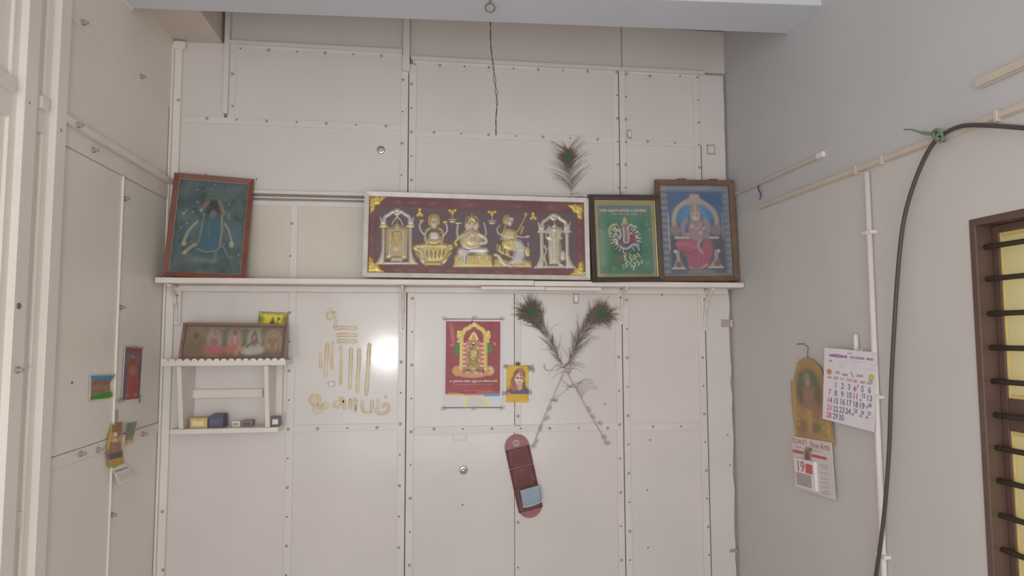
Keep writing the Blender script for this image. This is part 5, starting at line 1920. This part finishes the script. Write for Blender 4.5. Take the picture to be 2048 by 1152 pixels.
link('back_board', prism_me(stadium(R_, R_+Lc_, R_), -.006, 0, 1, .0015), MAROON, lh)
for z0, z1, yy, bt in ((R_*.62, .150, .0095, False), (.150, .235, .0105, False), (.240, .325, .009, False)):
    pts = [(-R_*.985, z0), (R_*.985, z0), (R_*.985, z1), (-R_*.985, z1)]
    bm = bmesh.new()
    rows = []
    for (z, yb) in ((z0, .0065), (z0+.01, .0075), ((z0+z1)/2, yy*.92), (z1-.006, yy), (z1, yy-.001)):
        rows.append([bm.verts.new((R_*.985*x, -yb-.002*(1-x*x), z)) for x in (-1, -.6, -.2, .2, .6, 1)])
    for a_, b_ in zip(rows, rows[1:]):
        for k in range(5):
            bm.faces.new((a_[k], a_[k+1], b_[k+1], b_[k]))
    bmesh.ops.solidify(bm, geom=bm.faces[:], thickness=.0015)
    link('pocket', mesh_of(bm, True), MAROON, lh)
WH = mat('cream_ink', (206, 190, 184), .5)
bm = bmesh.new()
ez = R_+Lc_+.018
tube_into(bm, [(.013*math.cos(a), -.0066, ez+.013*math.sin(a)) for a in np.linspace(0, 2*math.pi, 25)], .0016, 5)
em = link('emblem_ring', mesh_of(bm, True), WH, lh)
for q in ([(-.009, .002), (-.002, .003)], [(.002, .003), (.009, .002)], [(0, .008), (0, -.001)], [(-.006, -.006), (0, -.009), (.006, -.006)]):
    tube('emblem_mark', [(p[0], -.0068, ez+p[1]) for p in q], .0013, WH, em, 5, 3)
tube('fold_mark', [(0, -.0068, R_+Lc_-.022), (0, -.0068, R_+Lc_-.034)], .0012, mat('worn_mark', (150, 104, 100), .6), lh, 5, 1)

# the mask tucked into the lowest pocket
MASKM = mat('pale_blue_cloth', (190, 202, 214), .8, var=.06, vscale=20)
mk = thing('face_mask', 'pale blue pleated face mask tucked into the maroon letter holder', 'mask', Matrix.Translation(B(1062, 1016, .03)))
mo2 = Vector(mk.location)
cor = [(1040, 981), (1080, 969.5), (1083, 1005), (1046, 1016)]
bm = bmesh.new()
nu, nv = 13, 33
gr = []
for j in range(nv):
    v = j/(nv-1)
    row = []
    for i in range(nu):
        u = i/(nu-1)
        a_ = np.array(cor[0])*(1-u)+np.array(cor[1])*u
        b_ = np.array(cor[3])*(1-u)+np.array(cor[2])*u
        p = a_*(1-v)+b_*v
        p = p+np.array((0, 2.2*math.sin(math.pi*u)*v))
        saw = ((v*4) % 1)
        o = .031+.013*(1-saw)*(v < .85)+.006*math.sin(math.pi*u)+.002*math.sin(u*7+v*4)
        row.append(bm.verts.new(Vector(B(p[0], p[1], o))-mo2))
    gr.append(row)
for j in range(nv-1):
    for i in range(nu-1):
        bm.faces.new((gr[j][i], gr[j][i+1], gr[j+1][i+1], gr[j+1][i]))
bmesh.ops.solidify(bm, geom=bm.faces[:], thickness=.0012)
body = link('pleated_body', mesh_of(bm, True), MASKM, mk)
tube('nose_wire', [Vector(B(x, y, .041))-mo2 for x, y in ((1040.5, 982.5), (1052, 979), (1066, 975), (1080, 971))], .0022, MASKM, mk, 6, 4)
for s0, s1 in (((1041, 982), (1046, 1014)), ((1080, 970), (1083, 1004))):
    mid = ((s0[0]+s1[0])/2+(4 if s0[0] > 1060 else 3), (s0[1]+s1[1])/2)
    tube('ear_loop', [Vector(B(*s0, .034))-mo2, Vector(B(*mid, .026))-mo2, Vector(B(*s1, .034))-mo2], .0012, mat('white_elastic', (196, 196, 198), .7), mk, 5, 5)

# ================================================================== CALENDARS ON THE PLASTER WALL
# arched tear-off calendar: die-cut board with a date block
def rw_pose(corners, o):
    return flat(corners, o, RW)


Qa = [(1585, 716), (1664, 712), (1667, 893), (1587, 873)]
M, w, h = rw_pose(Qa, (.010, .010, .008, .008))
arc_cal = thing('daily_calendar', 'arched golden daily calendar with a standing deity and a tear-off date block', 'calendar', M)
H_ = Pic(Qa, 120, (176, 140, 74))
k_ = crop(1570, 680, 5.76)


def toloc(p):
    q = H_.m([p])[0]
    return ((q[0]/(H_.W-1)-.5)*w, (1-q[1]/(H_.H-1))*h)


DA = Draw(H_, k_, 5.76)
H_.noise(5, 10)
DA.poly([(60, 480), (150, 260), (260, 205), (390, 260), (470, 400), (560, 1140), (100, 1110)], (160, 122, 66), soft=10)
DA.line([(85, 1080), (90, 800), (95, 480)], 60, (196, 160, 74), .8, 10)
DA.line([(150, 330), (200, 250), (265, 225), (340, 260), (420, 360)], 40, (172, 128, 66), .9, 10)
DA.ell(270, 560, 130, 230, (94, 96, 70), soft=16)
DA.ell(215, 400, 50, 30, (58, 84, 60), op=.8, soft=12)
DA.ell(300, 410, 44, 34, (56, 88, 62), op=.8, soft=12)
DA.ell(340, 480, 40, 60, (64, 88, 62), op=.8, soft=14)
DA.ell(190, 480, 40, 50, (70, 92, 66), op=.8, soft=14)
DA.ell(260, 430, 36, 50, (140, 128, 96), op=.9, soft=10)
DA.poly([(200, 540), (330, 540), (350, 780), (200, 800)], (136, 96, 84), soft=12)
DA.ell(180, 620, 30, 120, (80, 72, 56), op=.9, soft=14)
DA.ell(385, 640, 36, 130, (78, 70, 56), op=.9, soft=14)
DA.poly([(215, 790), (330, 790), (310, 1060), (250, 1070)], (170, 126, 76), soft=14)
DA.ell(360, 820, 50, 100, (134, 96, 78), op=.9, soft=16)
DA.ell(190, 990, 50, 80, (118, 84, 70), op=.9, soft=16)
DA.ell(340, 1010, 50, 60, (90, 86, 56), op=.9, soft=14)
DA.line([(270, 820), (275, 1040)], 30, (196, 150, 80), .7, 8)
DA.line([(230, 600), (265, 660), (310, 600)], 16, (166, 112, 92), .8, 6)
DA.ell(268, 500, 26, 30, (176, 138, 112), soft=6)
DA.line([(480, 960), (500, 1120)], 26, (200, 164, 80), .8, 6)
DA.dots([(470, 985), (430, 1010), (150, 960), (130, 900), (460, 1060)], 14, (206, 170, 90), op=.7, soft=5)
# die-cut outline
outl = k_([(75, 470), (105, 470), (130, 380), (165, 260), (215, 225), (262, 208), (330, 225), (390, 275), (430, 330), (460, 420), (500, 600), (530, 900), (545, 1200), (100, 1110), (85, 900), (72, 700)])
lp = [toloc(p) for p in outl]
H_.fade(.42)
me = H_.mesh(w, h)
bm = bmesh.new()
bm.from_mesh(me)


def inside(x, z):
    r = False
    for i in range(len(lp)):
        (xa, za), (xb_, zb_) = lp[i], lp[i-1]
        if (za > z) != (zb_ > z) and x < (xb_-xa)*(z-za)/(zb_-za)+xa:
            r = not r
    return r


bmesh.ops.delete(bm, geom=[f for f in bm.faces if not inside(f.calc_center_median().x, f.calc_center_median().z)], context='FACES')
me2 = bpy.data.meshes.new('print')
bm.to_mesh(me2)
bm.free()
bpy.data.meshes.remove(me)
link('print', me2, MATTEPRINT, arc_cal).location.y = -.0006
link('die_cut_board', prism_me(lp, -.0003, .0015), mat('gold_card', (152, 132, 98), .6), arc_cal)
# lower board with lettering and the date block
Qb = [(1588, 871), (1668, 888.5), (1666.5, 996), (1587.5, 976)]
Mb, wb_, hb = rw_pose(Qb, (.013, .013, .014, .014))
Lm = M.inverted() @ Mb
bd = link('lower_board', box_me((-wb_/2, -.001, 0), (wb_/2, .001, hb), 0), PAPER, arc_cal)
bd.matrix_local = Lm
kb = crop(1570, 860, 8.23)
PB = Pic(Qb, 120, (198, 188, 186))
DB = Draw(PB, kb, 8.23)
DB.line([(165, 345), (315, 380)], 52, (164, 92, 92), 1, 2)
DB.line([(485, 430), (690, 482)], 48, (164, 88, 90), 1, 2)
PB.scrawl(*kb([(200, 275)])[0], *kb([(310, 295)])[0], 3.5, (140, 132, 128), .9)
PB.scrawl(*kb([(510, 350)])[0], *kb([(650, 380)])[0], 3.5, (140, 132, 128), .9)
DB.ell(400, 430, 66, 150, (140, 132, 110), soft=8)
DB.ell(395, 440, 34, 100, (112, 84, 68), soft=8)
DB.ell(455, 335, 36, 30, (96, 106, 84), soft=6)
DB.ell(395, 340, 20, 22, (150, 118, 96), soft=4)
for y in (580, 620, 700, 790, 850, 920, 985, 1020):
    PB.scrawl(*kb([(590, y)])[0], *kb([(720, y+22)])[0], 3, (150, 140, 142), .8)
PB.scrawl(*kb([(150, 715)])[0], *kb([(180, 725)])[0], 3.4, (120, 112, 116), .9)
PB.scrawl(*kb([(150, 775)])[0], *kb([(180, 785)])[0], 3.4, (120, 112, 116), .9)
PB.scrawl(*kb([(155, 165)])[0], *kb([(400, 218)])[0], 8.5, (176, 104, 106), .95)
PB.fade(.12)
ob = link('board_print', PB.mesh(wb_, hb), MATTEPRINT, bd)
ob.location.y = -.0016
REDINK = mat('red_ink', (176, 108, 106), .6)
tm = text_me('Fine Arts', .030, REDINK, bold=.0003, width=wb_*.46)
ob = link('board_lettering', tm, None, bd)
ob.location = (wb_*.22, -.0022, hb*.895)
ob.rotation_euler.y = 0
dp = link('date_block', box_me((-wb_*.40, -.014, hb*.06), (wb_*.12, -.0018, hb*.60), .001), PAPER, arc_cal)
dp.matrix_local = Lm
link('red_day_panel', box_me((-wb_*.10, -.0148, hb*.36), (wb_*.075, -.0138, hb*.535), 0), mat('red_day_ink', (176, 92, 84), .6), dp)
tm = text_me('19', .058, REDINK, bold=.0012)
ob = link('date_numeral', tm, None, dp)
ob.location = (-wb_*.235, -.0146, hb*.45)
link('fine_print_panel', box_me((-wb_*.36, -.0147, hb*.10), (wb_*.03, -.0138, hb*.335), 0), mat('grey_fine_print', (156, 148, 144), .6), dp)
tube('hanging_string', [M.inverted() @ Vector(RW(x, y, o)) for x, y, o in ((1616, 717, .012), (1615, 705, .014), (1616, 694, .014), (1610, 690, .02))], .0016, mat('red_string', (120, 78, 72), .8), arc_cal, 5, 4)
link('nail', lathe_me([(-.03, .0035), (-.028, .004), (-.026, .002), (0, .002)], 8, 'x'), IRON, arc_cal).matrix_local = M.inverted() @ Matrix.Translation(RW(1609, 688, 0))

# month sheet
Qm = [(1654.5, 694.5), (1752, 706), (1749, 863), (1641, 837)]
M, w, h = rw_pose(Qm, (.026, .020, .030, .040))
mc = thing('month_calendar', 'white month sheet with blue and red dates beside the white pipe', 'calendar', M)
link('paper', box_me((-w/2, -.0008, 0), (w/2, .0012, h), 0), PAPER, mc)
km = crop(1640, 690, 12.8)
PM = Pic(Qm, 150, (206, 199, 206))
PM.noise(2, 20)
DM = Draw(PM, km, 12.8)
for a_, b_, sz_, c_ in (((295, 240), (770, 290), 5.2, (134, 88, 140)), ((815, 305), (1180, 345), 3.4, (140, 96, 146)), ((1215, 345), (1385, 375), 3.6, (134, 92, 140))):
    p, q = km([a_, b_])
    for dy in (0, .5):
        PM.scrawl(p[0], p[1]+dy, q[0], q[1]+dy, sz_, c_, 1)
DM.ell(320, 375, 40, 34, (150, 144, 156), op=.8)
for a_, b_ in (((520, 450), (760, 462)), ((720, 395), (1200, 440)), ((520, 525), (740, 540)), ((820, 560), (920, 570)), ((1200, 600), (1370, 615))):
    p, q = km([a_, b_])
    PM.scrawl(p[0], p[1], q[0], q[1], 2.0, (176, 168, 178), .7)
DM.ell(270, 640, 68, 72, (176, 144, 96), soft=2)
DM.ell(290, 655, 40, 34, (196, 120, 96), soft=2)
DM.ell(265, 610, 40, 24, (150, 140, 110), soft=2)
DM.ell(1325, 785, 72, 74, (186, 166, 92), soft=2)
DM.rect(1270, 850, 1375, 885, (150, 140, 160), soft=2)
DM.ell(1320, 800, 46, 30, (206, 180, 90), soft=2)
for x, y, wd, c_ in ((500, 660, 120, (186, 112, 106)), (680, 722, 120, (112, 98, 98)), (1060, 750, 190, (132, 124, 130)), (285, 780, 110, (178, 124, 104)), (445, 800, 110, (140, 132, 128)),
                     (615, 822, 110, (172, 158, 150)), (780, 850, 120, (170, 120, 110)), (945, 878, 120, (142, 126, 120)), (1120, 905, 120, (176, 112, 110)), (1300, 932, 130, (140, 134, 140))):
    p, q = km([(x-wd/2, y-5), (x+wd/2, y+8)])
    for dy in (0, .4):
        PM.scrawl(p[0], p[1]+dy, q[0], q[1]+dy, 4.2, c_, .95)
DM.line([(825, 670), (850, 720), (880, 780)], 44, (176, 156, 110), .9, 2)
DM.ell(915, 1080, 46, 60, (186, 128, 116), soft=2)
DM.poly([(880, 1060), (915, 990), (950, 1060)], (176, 120, 110), soft=2)
PM.ell(1722, 796, 2.6, 2, (176, 130, 100)).ell(1706, 826, 2, 2.6, (160, 96, 90)).ell(1722, 829, 4, 2, (150, 130, 120)).ell(1735, 832, 3, 2.4, (170, 120, 100)).ell(1735, 810, 1.4, 3.6, (150, 110, 110))
o = link('print', PM.mesh(w, h), MATTEPRINT, mc)
o.location.y = -.0014
INKB = mat('blue_ink', (116, 112, 136), .6)
INKR = mat('red_date_ink', (186, 98, 104), .6)


def mloc(x, y):
    q = PM.m([(x, y)])[0]
    return ((q[0]/(PM.W-1)-.5)*w, -.0016, (1-q[1]/(PM.H-1))*h)


kk = crop(1540, 660, 3.292)
rows = [[None, (440, 352), (484, 358), (527, 364), (584, 357), (614, 377), (659, 384)],
        [(395, 397), (436, 405), (480, 412), (525, 417), (568, 424), (620, 420), (658, 438)],
        [(392, 451), (434, 458), (478, 464), (521, 470), (565, 479), (608, 488), (661, 484)],
        [(388, 504), (430, 513), (473, 520), (515, 528), (567, 524), (613, 533), (657, 540)],
        [(380, 556), (424, 565), (466, 573), None, None, None, None]]
SMALL = {4: .52, 12: .66, 20: .55, 25: .66, 26: .55, 27: .55}
nb, nr, dnum = [], [], 0
for r_ in rows:
    for ci, p in enumerate(r_):
        if p is None:
            continue
        dnum += 1
        me = text_me(str(dnum), .0285*SMALL.get(dnum, 1), INKR if ci == 0 else INKB, bold=.0006)
        (nr if ci == 0 else nb).append((me, mloc(*kk([p])[0])))
link('weekday_dates', join_me(nb), INKB, mc)
link('sunday_dates', join_me(nr), INKR, mc)
link('staple', box_me((w*.0, -.004, h-.014), (w*.06, -.001, h-.011), 0), METAL, mc)

# ================================================================== PAPERS ON THE BOARDED SIDE WALL
def lw_pose(corners, o):
    return flat(corners, o, LW)


kl = crop(160, 680, 3.84)
Q = kl([(66, 265), (268, 262), (266, 450), (70, 478)])
M, w, h = lw_pose(Q, (.006, .008, .008, .006))
t = thing('torn_picture', 'small torn landscape-shaped print with blue top and green foot on the side wall', 'picture', M)
PT = Pic(Q, 70, (206, 186, 110))
DT = Draw(PT, kl, 3.84)
DT.rect(60, 255, 82, 485, (204, 196, 190), soft=2)
DT.poly([(72, 275), (262, 272), (240, 310), (84, 318)], (60, 128, 186), soft=3)
DT.poly([(80, 310), (235, 300), (230, 400), (88, 425)], (128, 104, 86), soft=4)
for x in (115, 150, 190, 212):
    DT.ell(x, 360, 15, 40, (146, 112, 92), op=.9, soft=6)
    DT.ell(x, 335, 8, 10, (112, 84, 72), op=.9, soft=4)
DT.poly([(88, 425), (240, 395), (252, 425), (235, 440), (85, 462)], (64, 128, 58), soft=4)
PT.noise(4, 6)
tl_ = [((PT.m([p])[0][0]/(PT.W-1)-.5)*w, (1-PT.m([p])[0][1]/(PT.H-1))*h) for p in kl([(68, 267), (266, 265), (262, 285), (228, 340), (236, 375), (258, 415), (252, 442), (78, 470), (72, 360)])]
lp = tl_
bm = bmesh.new()
PT.fade(.12)
me = PT.mesh(w, h)
bm.from_mesh(me)
bmesh.ops.delete(bm, geom=[f for f in bm.faces if not inside(f.calc_center_median().x, f.calc_center_median().z)], context='FACES')
me2 = bpy.data.meshes.new('print')
bm.to_mesh(me2)
bm.free()
link('print', me2, MATTEPRINT, t).location.y = -.0008
link('paper', prism_me(tl_, -.0004, .0006), PAPER, t)

Q = kl([(340, 60), (470, 60), (462, 452), (330, 456)])
M, w, h = lw_pose(Q, (.006, .006, .006, .006))
t = thing('picture_card', 'tall narrow red and blue deity card taped to the side wall', 'card', M)
link('card_board', box_me((-w/2, -.0005, 0), (w/2, .0015, h), 0), PAPER, t)
PT = Pic(Q, 60, (104, 84, 92))
DT = Draw(PT, kl, 3.84)
DT.rect(330, 50, 480, 95, (136, 66, 66), soft=4)
DT.poly([(360, 110), (400, 92), (450, 110), (455, 160), (350, 160)], (92, 96, 124), soft=6)
DT.ell(402, 160, 38, 44, (150, 84, 66), soft=5)
DT.ell(402, 165, 24, 30, (128, 72, 60), soft=4)
DT.poly([(365, 180), (440, 180), (448, 300), (440, 450), (368, 450), (358, 300)], (146, 78, 68), soft=6)
DT.poly([(370, 300), (440, 290), (440, 440), (385, 450)], (160, 62, 58), soft=6)
DT.ell(402, 235, 26, 34, (168, 104, 84), soft=6)
DT.rect(332, 200, 356, 450, (88, 80, 98), op=.8, soft=5)
DT.rect(448, 150, 470, 450, (96, 70, 84), op=.8, soft=5)
DT.dots([(365, 420), (430, 420), (400, 130)], 12, (176, 122, 104), op=.7, soft=5)
PT.noise(4, 5)
PT.fade(.25)
link('print', PT.mesh(w, h), MATTEPRINT, t).location.y = -.0008
tape(t, -w*.55, -.001, .05, .016, 0, -.002, clear_mat('grey_tape', (168, 158, 150), .34, .3))
tape(t, w*.5, -.002, .03, .018, 1.4, -.002, clear_mat('grey_tape', (168, 158, 150), .34, .3))
tape(t, 0, h+.002, w*1.1, .008, 0, -.002)

# old calendar strip curling off the side wall
cs = thing('old_calendar', 'curling yellow calendar strip with a hanging white leaf on the side wall', 'calendar', Matrix.Translation(LW(222, 965, .02)))
oc = Vector(cs.location)


def curl(name, quad, offs, painter, n=46, sag=0.0):
    Pq = Pic(quad, n, (190, 150, 70))
    painter(Draw(Pq, kl, 3.84), Pq)
    Pq.fade(.2)
    me = Pq.mesh(1, 1)
    inv = np.linalg.inv(Pq.h)
    for v in me.vertices:
        u, vv = v.co.x+.5, 1-v.co.z
        q = inv @ np.array((u*(Pq.W-1), vv*(Pq.H-1), 1))
        px_, py_ = q[0]/q[2], q[1]/q[2]
        o = (offs[0]*(1-u)+offs[1]*u)*(1-vv)+(offs[3]*(1-u)+offs[2]*u)*vv+sag*math.sin(math.pi*vv)
        v.co = Vector(LW(px_, py_, o))-oc
    bm = bmesh.new()
    bm.from_mesh(me)
    bm2 = bmesh.new()
    bm2.from_mesh(me)
    me3 = bpy.data.meshes.new(name)
    bm.to_mesh(me3)
    bm.free()
    bm2.free()
    ob = link(name, me3, MATTEPRINT, cs)
    so_ = ob.modifiers.new('thick', 'SOLIDIFY')
    so_.thickness = .0008
    return ob


def pa(D_, P_):
    D_.rect(190, 600, 400, 1000, (186, 142, 66))
    D_.ell(285, 680, 40, 70, (132, 100, 70), soft=8)
    D_.ell(272, 725, 16, 18, (206, 190, 176), soft=4)
    D_.ell(268, 780, 20, 24, (196, 174, 160), soft=5)
    D_.poly([(210, 790), (310, 780), (320, 900), (225, 910)], (128, 96, 84), soft=8)
    D_.ell(265, 830, 26, 40, (150, 104, 88), soft=8)
    D_.poly([(215, 880), (330, 850), (325, 905), (225, 925)], (82, 78, 72), soft=6)
    D_.poly([(215, 925), (340, 895), (350, 960), (225, 990)], (176, 134, 66), soft=4)
    D_.line([(240, 650), (222, 740), (215, 830)], 20, (206, 166, 70), .9, 5)


curl('upper_leaf', kl([(245, 640), (330, 625), (318, 800), (208, 815)]), (.006, .012, .03, .014), pa)
curl('lower_leaf', kl([(208, 815), (318, 800), (342, 945), (222, 985)]), (.014, .03, .02, .010), pa)


def pw(D_, P_):
    P_.c[:] = (206, 198, 190)
    D_.line([(275, 1010), (360, 980)], 16, (130, 122, 116), 1, 4)
    D_.poly([(290, 1030), (400, 990), (420, 1050), (310, 1090)], (190, 180, 172), soft=5)


curl('white_leaf', kl([(245, 985), (352, 950), (432, 1052), (300, 1120)]), (.012, .022, .05, .03), pw)


def pf(D_, P_):
    P_.c[:] = (112, 110, 96)
    D_.rect(340, 770, 400, 810, (176, 136, 70), soft=4)
    D_.ell(385, 690, 30, 60, (96, 100, 90), soft=10)


curl('side_flap', kl([(360, 640), (438, 625), (400, 795), (348, 805)]), (.012, .03, .03, .012), pf)


def pg(D_, P_):
    P_.c[:] = (204, 196, 188)


curl('paper_tag', kl([(312, 745), (352, 738), (345, 805), (308, 806)]), (.016, .02, .02, .016), pg, 10)
link('clip', box_me(Vector(LW(230, 832, .004))-oc-Vector((.003, .012, .022)), Vector(LW(230, 832, .004))-oc+Vector((.006, .012, .02)), .002), mat('clip_grey', (150, 142, 134), .4), cs)
